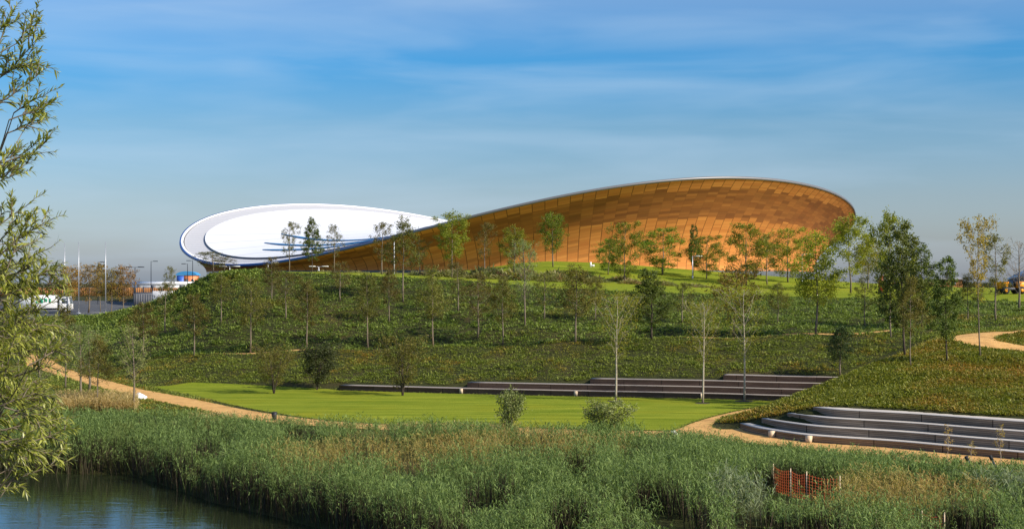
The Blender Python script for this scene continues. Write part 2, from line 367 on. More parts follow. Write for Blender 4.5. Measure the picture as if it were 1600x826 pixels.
def smoothline(pts, k=6):
    p = np.asarray(pts, float); n = len(p); o = []
    for i in range(n - 1):
        a, b, c, d = p[max(i - 1, 0)], p[i], p[i + 1], p[min(i + 2, n - 1)]
        for j in range(k):
            t = j / k
            o.append(.5 * ((2 * b) + (-a + c) * t + (2 * a - 5 * b + 4 * c - d) * t * t + (-a + 3 * b - 3 * c + d) * t ** 3))
    o.append(p[-1]); return np.array(o)
# terrace foot lines
far_base = smoothline([flat(530, 609.3), flat(720, 614.6), flat(900, 618.6), flat(1100, 622.6), flat(1200, 625.8), flat(1330, 629)])
near_base = smoothline([flat(1155, 671), flat(1175, 677), flat(1200, 682), flat(1250, 689.5), flat(1300, 694), flat(1400, 701), flat(1500, 710.5), flat(1600, 719.5), flat(1800, 739)])
lawn_poly = [flat(*p) for p in [(228, 604), (300, 601.5), (400, 604.5), (522, 608.5)]] + [(x, y - .6) for x, y in far_base[:-6]] + \
    [tuple(q) for q in smoothline([flat(1235, 629), flat(1190, 635.5), flat(1150, 642.5), flat(1110, 651.5), flat(1080, 660), flat(1063, 668), flat(1052, 672.5)])] + \
    [tuple(q) for q in smoothline([flat(1000, 672), flat(760, 666), flat(600, 662), flat(500, 655), flat(430, 645), flat(370, 634), flat(300, 618)])]
drape('lawn', lawn_poly, .5, .03, M['lawn'])
path_poly = [tuple(q) for q in smoothline([flat(40, 566), flat(100, 579), flat(150, 592), flat(215, 607), flat(300, 623), flat(370, 638), flat(430, 648), flat(500, 656.5), flat(600, 663.5), flat(760, 668), flat(1000, 673.5), flat(1050, 674)], 4)] + \
    [tuple(q) for q in smoothline([flat(1065, 669), flat(1083, 661), flat(1112, 652.5), flat(1150, 644), flat(1190, 637), flat(1240, 630)], 4)] + \
    [tuple(q) for q in smoothline([flat(1250, 633), flat(1190, 642), flat(1150, 648), flat(1126, 656), flat(1112, 666), flat(1125, 671), flat(1150, 671)], 4)] + \
    [(x + .25, y + .25) for x, y in near_base] + \
    [tuple(q) for q in smoothline([flat(1800, 772), flat(1600, 741), flat(1400, 719), flat(1300, 707), flat(1180, 694), flat(1100, 689.5), flat(1050, 687), flat(1000, 683), flat(760, 675), flat(600, 672), flat(500, 666), flat(430, 661), flat(370, 652), flat(300, 638), flat(215, 621), flat(150, 606), flat(100, 592), flat(40, 578)], 4)]
drape('gravel_path', path_poly, .35, .045, M['path'])
line = np.arange(330, 1405, 15)
mid_poly = [at(x, kY(10, x) + .7) for x in line] + [at(x, kY(11, x)) for x in line[::-1]]
drape('slope_path', mid_poly, .5, .05, M['path'])
up = [(1484, 528), (1497, 524.5), (1515, 522), (1550, 519.5), (1590, 517), (1640, 514.5), (1640, 518), (1588, 521), (1563, 524.5), (1553, 528.5), (1562, 534), (1600, 541), (1700, 553), (1700, 566), (1600, 550), (1545, 545), (1512, 539), (1490, 533)]
up_poly = [hit(a, b, 84, 128)[:2] for a, b in up]
drape('upper_path', up_poly, .35, .06, M['path'])
line = np.arange(372, 1800, 14)
upper_poly = [at(x, kY(12, x) + .4 + .4 * math.sin(x * .07)) for x in line] + [at(x, 248) for x in line[::-1]]
drape('upper_lawn', upper_poly, .9, .05, M['lawn'])
# car park and road at the left
road_poly = [at(-120, 196), at(60, 198), at(150, 202), at(185, 203), at(240, 214), at(262, 235), at(262, 300), at(150, 330), at(-120, 330)]
drape('car_park', road_poly, 1.5, .04, M['asphalt'])
kb = MB()
kp = [at(-120, 196.5), at(60, 198.6), at(150, 202.4), at(187, 203.4), at(226, 208)]
for (x0, y0), (x1, y1) in zip(kp[:-1], kp[1:]):
    kb.box(((x0 + x1) / 2, (y0 + y1) / 2, g1((x0 + x1) / 2, (y0 + y1) / 2) + .05), (math.hypot(x1 - x0, y1 - y0), .3, .26), math.atan2(y1 - y0, x1 - x0))
tag(kb.build('kerb', M['offwhite']), kind='structure')
lm = MB()
for px, Y in ((120, 222), (150, 232), (190, 226), (205, 244), (90, 250)):
    x, y = at(px, Y)
    z = g1(x, y) + .055; lm.box((x, y, z), (5, .2, .02), .25)
tag(lm.build('painted_line', M['white']), kind='structure')
BLOCK = [lawn_poly, path_poly, mid_poly, up_poly, road_poly]

# ------------------------------------------------------------------ velodrome
fp = [-0.823, 74.655, 66.226, -0.86, 20.806, 7.991, -0.949, -0.593, -0.017, -0.239, -0.086, -0.493, -0.381]
cx_, ea, eb, rot, z0_, A_, C_, D_, ph_, e3, f3, g4, h4 = fp
def rimz(th, r=1.):
    return z0_ + r * (C_ * np.cos(th) + D_ * np.sin(th)) + r ** 2 * A_ * np.cos(2 * (th - ph_)) + r ** 3 * (e3 * np.cos(3 * th) + f3 * np.sin(3 * th)) + r ** 4 * (g4 * np.cos(4 * th) + h4 * np.sin(4 * th))
def rimxy(th, r=1., inset=0.):
    u = ea * r * np.cos(th); v = eb * r * np.sin(th)
    nx = eb * np.cos(th); ny = ea * np.sin(th); l = np.hypot(nx, ny); u = u - inset * nx / l; v = v - inset * ny / l
    return cx_ + u * math.cos(rot) - v * math.sin(rot), 300 + u * math.sin(rot) + v * math.cos(rot)
velo = empty('velodrome', (cx_, 300, 10.9))
tag(velo, 'large stadium with saddle shaped white roof and flared timber cladding on the ridge', 'stadium')
OFF = np.array([-cx_, -300, -10.9])
def ringmesh(name, prof, material, nth=361, smooth=True):
    """prof: list of (r, inset, dz) lines joined around the building"""
    th = np.linspace(0, 2 * PI, nth)
    V = []
    for r, ins, dz in prof:
        if callable(r): r = r(th)
        x, y = rimxy(th, r, ins); V.append(np.stack([x, y, rimz(th, r) + dz], 1))
    V = np.concatenate(V) + OFF
    m = len(prof); I = np.arange(m * nth).reshape(m, nth)
    Q = np.stack([I[:-1, :-1], I[:-1, 1:], I[1:, 1:], I[1:, :-1]], -1).reshape(-1, 4)
    return obj(name, mkmesh(name, V, Q, smooth=smooth, mats=material), velo)
def seams(name, c, period, width, dark, rough=.4, angle=.10, metal=0.):
    m, n = mat(name)
    t = N(n, 'ShaderNodeTexCoord'); mp = N(n, 'ShaderNodeMapping'); mp.inputs['Rotation'].default_value = (0, 0, angle); L(n, t.outputs['Object'], mp.inputs[0])
    s = N(n, 'ShaderNodeSeparateXYZ'); L(n, mp.outputs[0], s.inputs[0])
    f = math_(n, 'LESS_THAN', math_(n, 'FRACT', math_(n, 'DIVIDE', s.outputs['Y'], period)), width)
    a = mixc(n, noise(n, .08, 4), [k * .95 for k in c], [min(k * 1.04, .9) for k in c])
    a = mixc(n, f, a, dark)
    p = N(n, 'ShaderNodeBsdfPrincipled', {'Roughness': rough, 'Metallic': metal}); L(n, a, p.inputs['Base Color']); out(n, p.outputs[0]); return m
M['roof'] = seams('white_roof_sheet', (.82, .82, .82), 9.5, .045, (.55, .55, .56), .5)
M['roofborder'] = seams('ribbed_roof_border', (.56, .55, .55), 2.1, .10, (.36, .35, .36), .5)
def fascia_mat():
    m, n = mat('rim_fascia')
    t = N(n, 'ShaderNodeTexCoord'); s = N(n, 'ShaderNodeSeparateXYZ'); L(n, t.outputs['Object'], s.inputs[0])
    a = mixc(n, step(n, s.outputs['X'], -38, -5), (.045, .12, .36), (.16, .16, .17))
    p = N(n, 'ShaderNodeBsdfPrincipled', {'Roughness': .4, 'Metallic': .2}); L(n, a, p.inputs['Base Color']); out(n, p.outputs[0]); return m
M['fascia'] = fascia_mat()
RI = .925
def RIf(th):
    x, y = rimxy(th); return RI - .065 * np.clip((y - 300) / 70, 0, 1) ** 1.2
# inner roof: polar grid
th = np.linspace(0, 2 * PI, 241); rr = np.linspace(0.0, RI, 26)
V = []
for r in rr:
    r = r * RIf(th) / RI; x, y = rimxy(th, r); V.append(np.stack([x, y, rimz(th, r) + .12], 1))
x, y = rimxy(th, RI); V.append(np.stack([x, y, rimz(th, RI) + .45], 1))
V = np.concatenate(V[:-1]) + OFF
I = np.arange(len(rr) * len(th)).reshape(len(rr), len(th))
Q = np.stack([I[:-1, :-1], I[:-1, 1:], I[1:, 1:], I[1:, :-1]], -1).reshape(-1, 4)
roof = obj('roof', mkmesh('roof', V, Q, smooth=True, mats=M['roof']), velo)
ringmesh('roof_edge', [(RIf, 0, .115), (lambda t: RIf(t) + .003, 0, -.3)], simple('roof_edge_dark', (.05, .05, .06), .5))
ringmesh('roof_border', [(lambda t: RIf(t) + .001, 0, -.22), (lambda t: (RIf(t) + .986) / 2, 0, -.18), (.986, 0, -.12)], M['roofborder'])
ringmesh('gutter', [(.986, 0, -.115), (.988, 0, -.3), (.991, 0, -.1)], simple('gutter_dark', (.10, .09, .09), .5))
ringmesh('rim', [(.9895, 0, -.15), (.9897, 0, .12), (.9962, 0, .10)], M['white'])
ringmesh('fascia', [(.9963, 0, .10), (1.0, -.02, .13), (1.0, -.08, -.26), (1.0, .1, -.36)], M['fascia'])
# rooflight strips
def roofhit(px, py):
    Yv = np.arange(225, 380, .25); X = (px - 800) * Yv / F; Z = CZ - (py - HZ) * Yv / F
    dx = X - cx_; dy = Yv - 300; u = dx * math.cos(rot) + dy * math.sin(rot); v = -dx * math.sin(rot) + dy * math.cos(rot)
    t = np.arctan2(v / eb, u / ea); r = np.hypot(u / ea, v / eb)
    ok = (r < .97) & (Z <= rimz(t, r) + .12)
    i = np.nonzero(ok)[0]; i = i[0] if len(i) else 0
    return np.array([X[i], Yv[i]])
def roofz(x, y):
    dx = x - cx_; dy = y - 300; u = dx * math.cos(rot) + dy * math.sin(rot); v = -dx * math.sin(rot) + dy * math.cos(rot)
    return rimz(np.arctan2(v / eb, u / ea), np.hypot(u / ea, v / eb)) + .12
rl = simple('blue_rooflight', (.035, .17, .36), .35, var=.25, scale=.3)
for (a, b) in (((440, 366), (688, 351)), ((414, 380), (668, 356)), ((411, 390.5), (640, 362)), ((456, 391), (615, 369))):
    pa, pb = roofhit(*a), roofhit(*b)
    d = pb - pa; ln = np.linalg.norm(d); d /= ln; nrm = np.array([-d[1], d[0]])
    k = 24; mb = MB(); V = []
    for i in range(k + 1):
        t = i / k; c = pa + d * ln * t; w_ = .6 * min(1, .25 + t * 6)
        for s_ in (-1, 1):
            q = c + nrm * w_ * s_; V.append((q[0], q[1], roofz(q[0], q[1]) + .05)); V.append((q[0], q[1], roofz(q[0], q[1]) + .14))
    Q = []
    for i in range(k):
        o_ = i * 4; Q += [(o_ + 1, o_ + 5, o_ + 7, o_ + 3), (o_, o_ + 4, o_ + 5, o_ + 1), (o_ + 3, o_ + 7, o_ + 6, o_ + 2)]
    mb.add(np.array(V) + OFF, Q); mb.build('rooflight', rl, roof)
# timber cladding
nth = 481; th = np.linspace(0, 2 * PI, nth); nv = 22
x0, y0 = rimxy(th); zr = rimz(th) - .34; zb = 11.7
h = zr - zb; offm = 10.5 * (1 - np.exp(-h / 7.0))
arc = np.concatenate([[0], np.cumsum(np.hypot(np.diff(x0), np.diff(y0)))])
rows = []; vlen = np.zeros(nth); prev = None; VL = []
for j in range(nv + 1):
    t = j / nv; x, y = rimxy(th, 1., offm * (1 - (1 - t) ** 1.7) + .1); z = zr - h * t
    c = np.stack([x, y, z], 1)
    if prev is not None: vlen = vlen + np.linalg.norm(c - prev, axis=1)
    prev = c; rows.append(c + OFF); VL.append(vlen.copy())
V = np.concatenate(rows); I = np.arange((nv + 1) * nth).reshape(nv + 1, nth)
Q = np.stack([I[:-1, :-1], I[1:, :-1], I[1:, 1:], I[:-1, 1:]], -1).reshape(-1, 4)
me = mkmesh('cladding', V, Q, smooth=True)
U = np.tile(arc, nv + 1); VV = np.concatenate(VL); VT = np.repeat(np.arange(nv + 1) / nv, nth)
li = np.zeros(len(me.loops), np.int32); me.loops.foreach_get('vertex_index', li)
uv = me.uv_layers.new(name='UVMap'); uv.data.foreach_set('uv', np.stack([U[li], VV[li]], 1).astype(np.float32).ravel())
uv2 = me.uv_layers.new(name='Frac'); uv2.data.foreach_set('uv', np.stack([U[li] / arc[-1], VT[li]], 1).astype(np.float32).ravel())
def cladding_mat():
    m, n = mat('timber_cladding')
    u = N(n, 'ShaderNodeUVMap', uv_map='UVMap'); s = N(n, 'ShaderNodeSeparateXYZ'); L(n, u.outputs[0], s.inputs[0])
    f = N(n, 'ShaderNodeUVMap', uv_map='Frac'); s2 = N(n, 'ShaderNodeSeparateXYZ'); L(n, f.outputs[0], s2.inputs[0])
    uu = math_(n, 'DIVIDE', s.outputs['X'], 2.1); cu = math_(n, 'FLOOR', uu)
    v1 = math_(n, 'DIVIDE', s.outputs['Y'], .55)
    def wnoise(a, b, k=0.):
        c = N(n, 'ShaderNodeCombineXYZ'); L(n, a, c.inputs[0]); L(n, b, c.inputs[1]); c.inputs[2].default_value = k
        x = N(n, 'ShaderNodeTexWhiteNoise', noise_dimensions='3D'); L(n, c.outputs[0], x.inputs['Vector']); return x.outputs['Value']
    colr = wnoise(cu, math_(n, 'MULTIPLY', cu, 1.0), 3.)
    vs_ = math_(n, 'ADD', v1, math_(n, 'MULTIPLY', colr, .9))
    cv = math_(n, 'FLOOR', vs_)
    pr = wnoise(cu, cv)
    # board-level tone
    cv3 = math_(n, 'FLOOR', math_(n, 'DIVIDE', s.outputs['Y'], .38)); br = wnoise(cu, cv3, 9.)
    t = math_(n, 'ADD', math_(n, 'MULTIPLY', pr, .55), math_(n, 'MULTIPLY', br, .45))
    a = mixc(n, t, (.57, .195, .048), (.78, .32, .082))
    # band of darker panels below the rim
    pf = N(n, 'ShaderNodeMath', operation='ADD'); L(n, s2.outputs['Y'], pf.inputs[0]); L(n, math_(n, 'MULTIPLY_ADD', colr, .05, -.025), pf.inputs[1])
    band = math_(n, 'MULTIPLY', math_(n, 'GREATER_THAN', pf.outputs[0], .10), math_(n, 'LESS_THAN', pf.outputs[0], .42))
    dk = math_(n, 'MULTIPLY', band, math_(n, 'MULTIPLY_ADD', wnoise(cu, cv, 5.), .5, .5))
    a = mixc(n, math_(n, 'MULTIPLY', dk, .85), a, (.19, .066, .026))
    a = mixc(n, math_(n, 'MULTIPLY', math_(n, 'GREATER_THAN', wnoise(cu, cv, 7.), .90), .3), a, (.17, .065, .02))
    a = mixc(n, math_(n, 'MULTIPLY', step(n, noise(n, .05, 3), .45, .7), .25), a, (.30, .12, .03))
    seam = math_(n, 'LESS_THAN', math_(n, 'FRACT', uu), .06)
    hl = math_(n, 'LESS_THAN', math_(n, 'FRACT', vs_), .07)
    a = mixc(n, math_(n, 'MULTIPLY', hl, .3), a, (.10, .045, .015))
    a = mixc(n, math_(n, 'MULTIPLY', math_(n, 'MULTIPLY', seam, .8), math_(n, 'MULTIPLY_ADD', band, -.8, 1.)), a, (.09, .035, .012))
    p = N(n, 'ShaderNodeBsdfPrincipled', {'Roughness': .65, 'Specular IOR Level': .3}); L(n, a, p.inputs['Base Color']); out(n, p.outputs[0]); return m
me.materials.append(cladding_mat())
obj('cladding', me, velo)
xg, yg = rimxy(th, 1., offm + .15)
V = np.concatenate([np.stack([xg, yg, np.full(nth, 11.75)], 1), np.stack([xg, yg, np.full(nth, 8.)], 1)]) + OFF
i = np.arange(nth - 1)
obj('glazing', mkmesh('glazing', V, np.stack([i, i + nth, i + nth + 1, i + 1], 1), mats=M['glass']), velo)

# ------------------------------------------------------------------ seating terraces
def terrace(name, base, starts, riser, tread, material, label, lit_ends, endpx):
    root = empty(name, (float(base[0][0]), float(base[0][1]), 0))
    tag(root, label, 'terrace')
    o0 = np.array([base[0][0], base[0][1], 0])
    d = np.gradient(base, axis=0); d /= np.linalg.norm(d, axis=1, keepdims=True)
    nrm = np.stack([-d[:, 1], d[:, 0]], 1)          # away from the camera
    for k, spx in enumerate(starts):
        ln = base + nrm * tread * k; px = 800 + F * ln[:, 0] / ln[:, 1]
        x_ = [np.interp(spx, px, ln[:, 0])]; y_ = [np.interp(spx, px, ln[:, 1])]
        m = (px > spx + 1) & (px < endpx[k])
        P0 = np.vstack([[x_[0], y_[0]], ln[m]]); Nn = np.vstack([nrm[m][0:1], nrm[m]])
        zt = riser * (k + 1); zb = max(riser * k - .25, -.25) if k else -.3
        dp = tread + (.5 if k == len(starts) - 1 else .25)
        prof = [(-.0, zb), (-.0, zt - .05), (-.015, zt - .045), (-.015, zt), (dp, zt), (dp, zb)]
        V = np.concatenate([np.column_stack([P0 + Nn * a, np.full(len(P0), b + k * .001)]) for a, b in prof]) - o0
        n = len(P0); I = np.arange(len(prof) * n).reshape(len(prof), n)
        Q = np.stack([I[:-1, :-1], I[:-1, 1:], I[1:, 1:], I[1:, :-1]], -1).reshape(-1, 4).tolist()
        # closed ends
        for c in (0, n - 1):
            Q.append([I[0, c], I[1, c], I[4, c], I[5, c]]); Q.append([I[1, c], I[2, c], I[3, c], I[4, c]])
        obj('seat_tier', mkmesh('seat_tier', V, Q, mats=material), root)
    for bpx, k, wd, dpth in lit_ends:
        ln = base + nrm * tread * k; px = 800 + F * ln[:, 0] / ln[:, 1]
        c = np.array([np.interp(bpx, px, ln[:, 0]), np.interp(bpx, px, ln[:, 1])]); dd = d[np.argmin(abs(px - bpx))]; nn = np.array([-dd[1], dd[0]])
        c = c - nn * dpth / 2 - nn * .054
        mb = MB(); hh = riser * .98
        mb.box((c[0] - o0[0], c[1] - o0[1], hh / 2 + riser * k), (wd, dpth, hh), math.atan2(dd[1], dd[0]), 0)
        mb.build('lit_tier_end', M['cream'], root)  # cream colour stands in for sunlight on the tier ends
    return root
terrace('lawn_terrace', far_base, [529, 730, 922, 1130], .45, 1.0, M['plank_far'],
        'long straight dark brown timber seating steps along the back of the lawn', [(721, 0, .3, .10), (900, 0, .3, .10), (1096, 0, .12, .10)], [1340] * 4)
terrace('hill_terrace', near_base, [1156, 1190, 1230, 1270], .45, .95, M['plank_near'],
        'curved grey timber seating steps at the foot of the right hand mound', [(1210, 0, .3, .3), (1267, 0, .3, .3)], [1810] * 4)

# ------------------------------------------------------------------ vegetation generators
def leafq(c, a, b):
    """rhombus leaves: centre, half-length vector, half-width vector"""
    n = len(c); V = np.stack([c - a, c + b - a * .1, c + a, c - b - a * .1], 1).reshape(-1, 3)
    return V, np.arange(n * 4).reshape(n, 4)
def blades(base, dirv, ln, wd, droop, rng):
    """bent tapering blades, 5 vertices each"""
    n = len(base); side = np.cross(dirv, np.array([0, 0, 1.])) + rng.normal(size=(n, 3)) * .25
    side /= np.linalg.norm(side, axis=1, keepdims=True) + 1e-9
    mid = base + dirv * (ln * .5)[:, None]
    tip = base + dirv * (ln * .95)[:, None]; tip[:, 2] -= droop * ln
    w2 = (wd / 2)[:, None]
    V = np.stack([base - side * w2 * .7, base + side * w2 * .7, mid + side * w2, mid - side * w2, tip], 1).reshape(-1, 3)
    i = np.arange(n) * 5
    return V, np.stack([i, i + 1, i + 2, i + 3], 1), np.stack([i + 3, i + 2, i + 4], 1)
def unit(v): return v / (np.linalg.norm(v, axis=-1, keepdims=True) + 1e-9)

def scatter(n, pxa, pxb, ya, yb, rng):
    """uniform points on the ground inside a wedge of view columns and distance"""
    out_ = []
    xa = min((pxa - 800) * ya / F, (pxa - 800) * yb / F); xb = max((pxb - 800) * ya / F, (pxb - 800) * yb / F)
    k = int(n * 2.2); X = rng.uniform(xa, xb, k); Y = rng.uniform(ya, yb, k); px = 800 + F * X / Y
    m = (px > pxa) & (px < pxb); return X[m][:n], Y[m][:n]
def blocked(X, Y):
    b = np.zeros(X.shape, bool)
    for p in BLOCK: b |= inpoly(X, Y, p)
    return b

# --- low ground cover on the banks
def tufts(name, X, Y, hgt, spread, nb, material, seed, label, cat, wscale=1., lift=.0):
    rng = np.random.default_rng(seed); n = len(X); Z = gz(X, Y) + lift
    c = np.repeat(np.column_stack([X, Y, Z]), nb, 0); H = np.repeat(hgt, nb)
    az = rng.uniform(0, 2 * PI, n * nb); el = rng.uniform(.15, 1.25, n * nb)
    d = np.column_stack([np.cos(az) * np.cos(el), np.sin(az) * np.cos(el), np.sin(el)])
    r = np.abs(rng.normal(0, .35, n * nb)) * np.repeat(spread, nb)
    c = c + np.column_stack([np.cos(az) * r, np.sin(az) * r, np.zeros(n * nb)])
    c[:, 2] += rng.uniform(0, .35, n * nb) * H
    ln = H * rng.uniform(.5, 1.1, n * nb); wd = ln * rng.uniform(.22, .4, n * nb) * wscale
    V, Q, T = blades(c, d, ln, wd, rng.uniform(.0, .5, n * nb), rng)
    o = obj(name, mkmesh(name, V, Q, T, mats=material))
    return tag(o, label, cat, kind='stuff')
M['cover'] = foliage('ground_cover_leaves', (.075, .12, .018), (.25, .31, .06), (.34, .21, .04), .11, .56, .76, trans=.3, objvar=False)
M['cover_r'] = foliage('mound_cover_leaves', (.085, .11, .010), (.25, .25, .034), (.34, .18, .034), .16, .48, .68, trans=.3, objvar=False)
rng = np.random.default_rng(3)
# upper and lower bank
X, Y = scatter(120000, -60, 1700, 100, 176, rng)
px = 800 + F * X / Y
m = ((Y > kY(9, px) + .4) & (Y < np.minimum(kY(12, px) + .3, 176)) & ~blocked(X, Y))
m |= ((px < 330) & (Y > kY(3, px) + 4) & (Y < kY(9, px) + .5) & ~blocked(X, Y))
cl_ = np.sin(X * 1.9 + np.sin(Y * 1.1) * 2) * np.sin(Y * 1.6 + np.sin(X * .9) * 2)
m &= (rng.random(len(X)) < .60 + .40 * cl_) | ((Y < kY(10, px)) & (rng.random(len(X)) < .8))
Xc, Yc = X[m], Y[m]
lump = .5 + .5 * np.sin(Xc * .8 + 2 * np.sin(Yc * .5)) * np.sin(Yc * 1.3 + 1.5 * np.sin(Xc * .45))
hg = rng.uniform(.13, .30, len(Xc)) * (.75 + .7 * lump); pc = 800 + F * Xc / Yc
lower = Yc < kY(10, pc)
M['cover_l'] = foliage('lower_bank_leaves', (.08, .11, .014), (.25, .285, .045), (.38, .20, .035), .2, .50, .70, trans=.3, objvar=False)
for sel, nm, mt_, k_, lb_ in ((~lower, 'bank_planting', 'cover', 1.1, 'low leafy ground cover on the upper bank between path and ridge'), (lower, 'lower_bank_planting', 'cover_l', .85, 'rust flecked low planting on the lower bank behind the timber steps')):
    tufts(nm, Xc[sel], Yc[sel], hg[sel] * k_, np.full(sel.sum(), .55), 9, M[mt_], 5, lb_, 'ground cover')
# left flank of the hill (falls away from the camera path)
X, Y = scatter(9000, 60, 420, 150, 204, rng); px = 800 + F * X / Y
m = (Y > kY(11, px)) & (Y < kY(12, px) + 6) & ~blocked(X, Y) & (Y > 168)
# right mound
X2, Y2 = scatter(60000, 1112, 1800, 80, 124, rng); p2 = 800 + F * X2 / Y2
m2 = (Y2 > kY(5, p2) + .35) & (Y2 < kY(8, p2) + .5) & (gz(X2, Y2) > .12) & ~blocked(X2, Y2)
Xm = X2[m2]; Ym = Y2[m2]
tufts('mound_planting', Xm, Ym, rng.uniform(.12, .30, len(Xm)), np.full(len(Xm), .45), 9, M['cover_r'], 6, 'yellow green ground cover on the mound above the curved steps', 'ground cover')
tufts('flank_planting', X[m], Y[m], rng.uniform(.35, .6, m.sum()), np.full(m.sum(), .8), 9, M['cover'], 7, 'low green planting on the left shoulder of the ridge', 'ground cover')

# ragged turf edges along lawns and paths
def along(poly, step_, jit, rng):
    p = np.asarray(poly, float); q = np.vstack([p, p[:1]]); o = []
    for a, b in zip(q[:-1], q[1:]):
        n = max(1, int(np.linalg.norm(b - a) / step_)); t = rng.random((n, 1)); o.append(a + (b - a) * t)
    o = np.concatenate(o); return o + rng.normal(0, jit, o.shape)
E_ = np.concatenate([along(lawn_poly, .10, .12, rng), along(path_poly, .12, .10, rng), along(up_poly, .12, .12, rng), along(upper_poly, .2, .25, rng)])
pe = 800 + F * E_[:, 0] / E_[:, 1]
E_ = E_[(pe > -60) & (pe < 1700) & (E_[:, 1] < 175)]
M['fringe'] = foliage('edge_grass', (.12, .155, .02), (.24, .27, .045), (.36, .30, .10), .5, .5, .65, trans=.3, objvar=False)
tufts('edge_grass', E_[:, 0], E_[:, 1], rng.uniform(.06, .2, len(E_)), np.full(len(E_), .12), 7, M['fringe'], 21, 'ragged grass along the edges of lawns and sandy paths', 'grass', .5)

# --- reed bed
def reeds(name, X, Y, H, nleaf, material, seed, label, cat, leaf=.42, wd=.034, lean=(-.05, 0), lo=.4, stray=.12, dr=(.05, .55)):
    rng = np.random.default_rng(seed); n = len(X); Z = gz(X, Y)
    base = np.column_stack([X, Y, np.maximum(Z, -2.1)])
    ln = np.array([lean[0], lean[1], 0]) + rng.normal(0, stray, (n, 3)) * np.array([1, 1, 0])
    top = base + np.column_stack([ln[:, 0] * H, ln[:, 1] * H, H])
    V0, Q0, T0 = blades(base, unit(top - base), H * 1.0, np.full(n, wd * .5), np.zeros(n), rng)
    t = np.tile(np.linspace(lo, .98, nleaf), n) + rng.uniform(-.06, .06, n * nleaf)
    b = np.repeat(base, nleaf, 0) * (1 - t)[:, None] + np.repeat(top, nleaf, 0) * t[:, None]
    az = rng.uniform(0, 2 * PI, n * nleaf); el = rng.uniform(-.1, .95, n * nleaf) + t * .2
    d = np.column_stack([np.cos(az) * np.cos(el), np.sin(az) * np.cos(el), np.sin(el)]) + np.array([lean[0] * 3, lean[1] * 3, 0]); d = unit(d)
    V1, Q1, T1 = blades(b, d, leaf * rng.uniform(.6, 1.2, n * nleaf), wd * rng.uniform(.7, 1.3, n * nleaf), rng.uniform(*dr, n * nleaf), rng)
    k = len(V0); V = np.concatenate([V0, V1]); Q = np.concatenate([Q0, Q1 + k]); T = np.concatenate([T0, T1 + k])
    return tag(obj(name, mkmesh(name, V, Q, T, mats=material)), label, cat, kind='stuff')
M['reed'] = foliage('reed_leaves', (.048, .088, .018), (.275, .365, .115), (.29, .27, .075), .15, .60, .8, trans=.3, objvar=False, rough=.6, spec=.15)
M['sedge'] = foliage('dry_sedge', (.25, .20, .05), (.44, .35, .11), (.34, .15, .04), .3, .5, .7, trans=.3, objvar=False)
M['rush'] = foliage('blue_rush', (.10, .13, .055), (.27, .31, .16), None, trans=.25, objvar=False)
M['straw'] = foliage('straw_grass', (.42, .30, .12), (.62, .47, .22), (.20, .20, .07), .4, .5, .7, trans=.35, objvar=False)
X, Y = scatter(120000, -200, 1720, 43, 108, rng)
px = 800 + F * X / Y; Z = gz(X, Y)
m = (Z > -2.12) & (Y < kY(3, px) - .6)
py_g = HZ + F * (CZ - Z) / Y
def ell(px, Y, c): return ((px - c[0]) / c[2]) ** 2 + ((Y - c[1]) / c[3]) ** 2
brown = np.minimum(ell(px, Y, (700, 76.5, 290, 4.6)), ell(px, Y, (1400, 61, 170, 4.4)))
CUTS = ((1245, 62.8, 70, 3.4), (1020, 61, 26, 1.6), (1052, 57.5, 30, 3.0), (1090, 53, 34, 4.0), (1140, 49, 40, 3.2), (1185, 55.5, 44, 2.4), (1255, 52.5, 60, 2.2), (1345, 50, 60, 1.6), (905, 69, 26, 1.5), (470, 84, 30, 1.2), (760, 62, 40, 1.8), (640, 70, 34, 1.6), (820, 76, 40, 1.6), (560, 76, 30, 1.5), (1520, 53, 60, 2.0), (700, 56, 40, 1.8), (890, 57, 40, 1.8), (1000, 74, 36, 1.4), (330, 80, 30, 1.5))
cut = np.minimum.reduce([ell(px, Y, c) for c in CUTS])
front = np.minimum.reduce([ell(px, Y, (c[0], c[1] - c[3] - 1.6, c[2] * 1.2, 2.4)) for c in CUTS])
behind = np.minimum.reduce([ell(px, Y, (c[0], c[1] + c[3] + .5, c[2] * 1.15, 1.3)) for c in CUTS])
blue = np.minimum(ell(px, Y, (1160, 60.5, 45, 3.0)), ell(px, Y, (1545, 62.5, 110, 2.6)))
nj = rng.normal(0, .12, len(X))
isbrown = (brown + nj < 1); iscut = cut + nj < 1; isblue = (blue + nj < 1) & ~isbrown
# thin the bed: clumps and pockets
pocket = np.sin(X * .75 + 2 * np.sin(Y * .43)) * np.sin(Y * .62 + 1.7 * np.sin(X * .37))
pk2 = np.sin(X * 1.7 + 2.3 * np.sin(Y * .9 + 1)) * np.sin(Y * 1.5 + 2.1 * np.sin(X * 1.1))
pk3 = np.sin(X * .33 + 1.9 * np.sin(Y * .21)) * np.sin(Y * .37 + 1.5 * np.sin(X * .19) + 1)
pocket = np.clip(.5 * pocket + .55 * pk2 + .35 * pk3, -1, 1)
dens = np.where(pocket < -.42, .16, 1.)
keep = m & ~iscut & (rng.random(len(X)) < dens * .62)
g = keep & ~isbrown & ~isblue
back = np.clip((kY(3, px) - Y) / 14, 0, 1)
Hh = (1.05 + .85 * back) * rng.uniform(.8, 1.12, len(X)) * (1 + .34 * pocket) * np.where(pocket < -.42, .62, 1)
Hh = Hh * np.interp(Y, [45, 62], [.82, 1.])
Hh = np.where(px > 1150, Hh * .86, Hh) * np.where((px > 1000) & (kY(3, px) - Y < 7), .68, 1)
Hh = Hh * (1 - .42 * np.clip(1.3 - front, 0, 1)) * (1 + .15 * np.clip(1.3 - behind, 0, 1)); Bh = behind[g] < 1.2
Xr, Yr, Hr = X[g], Y[g], Hh[g]
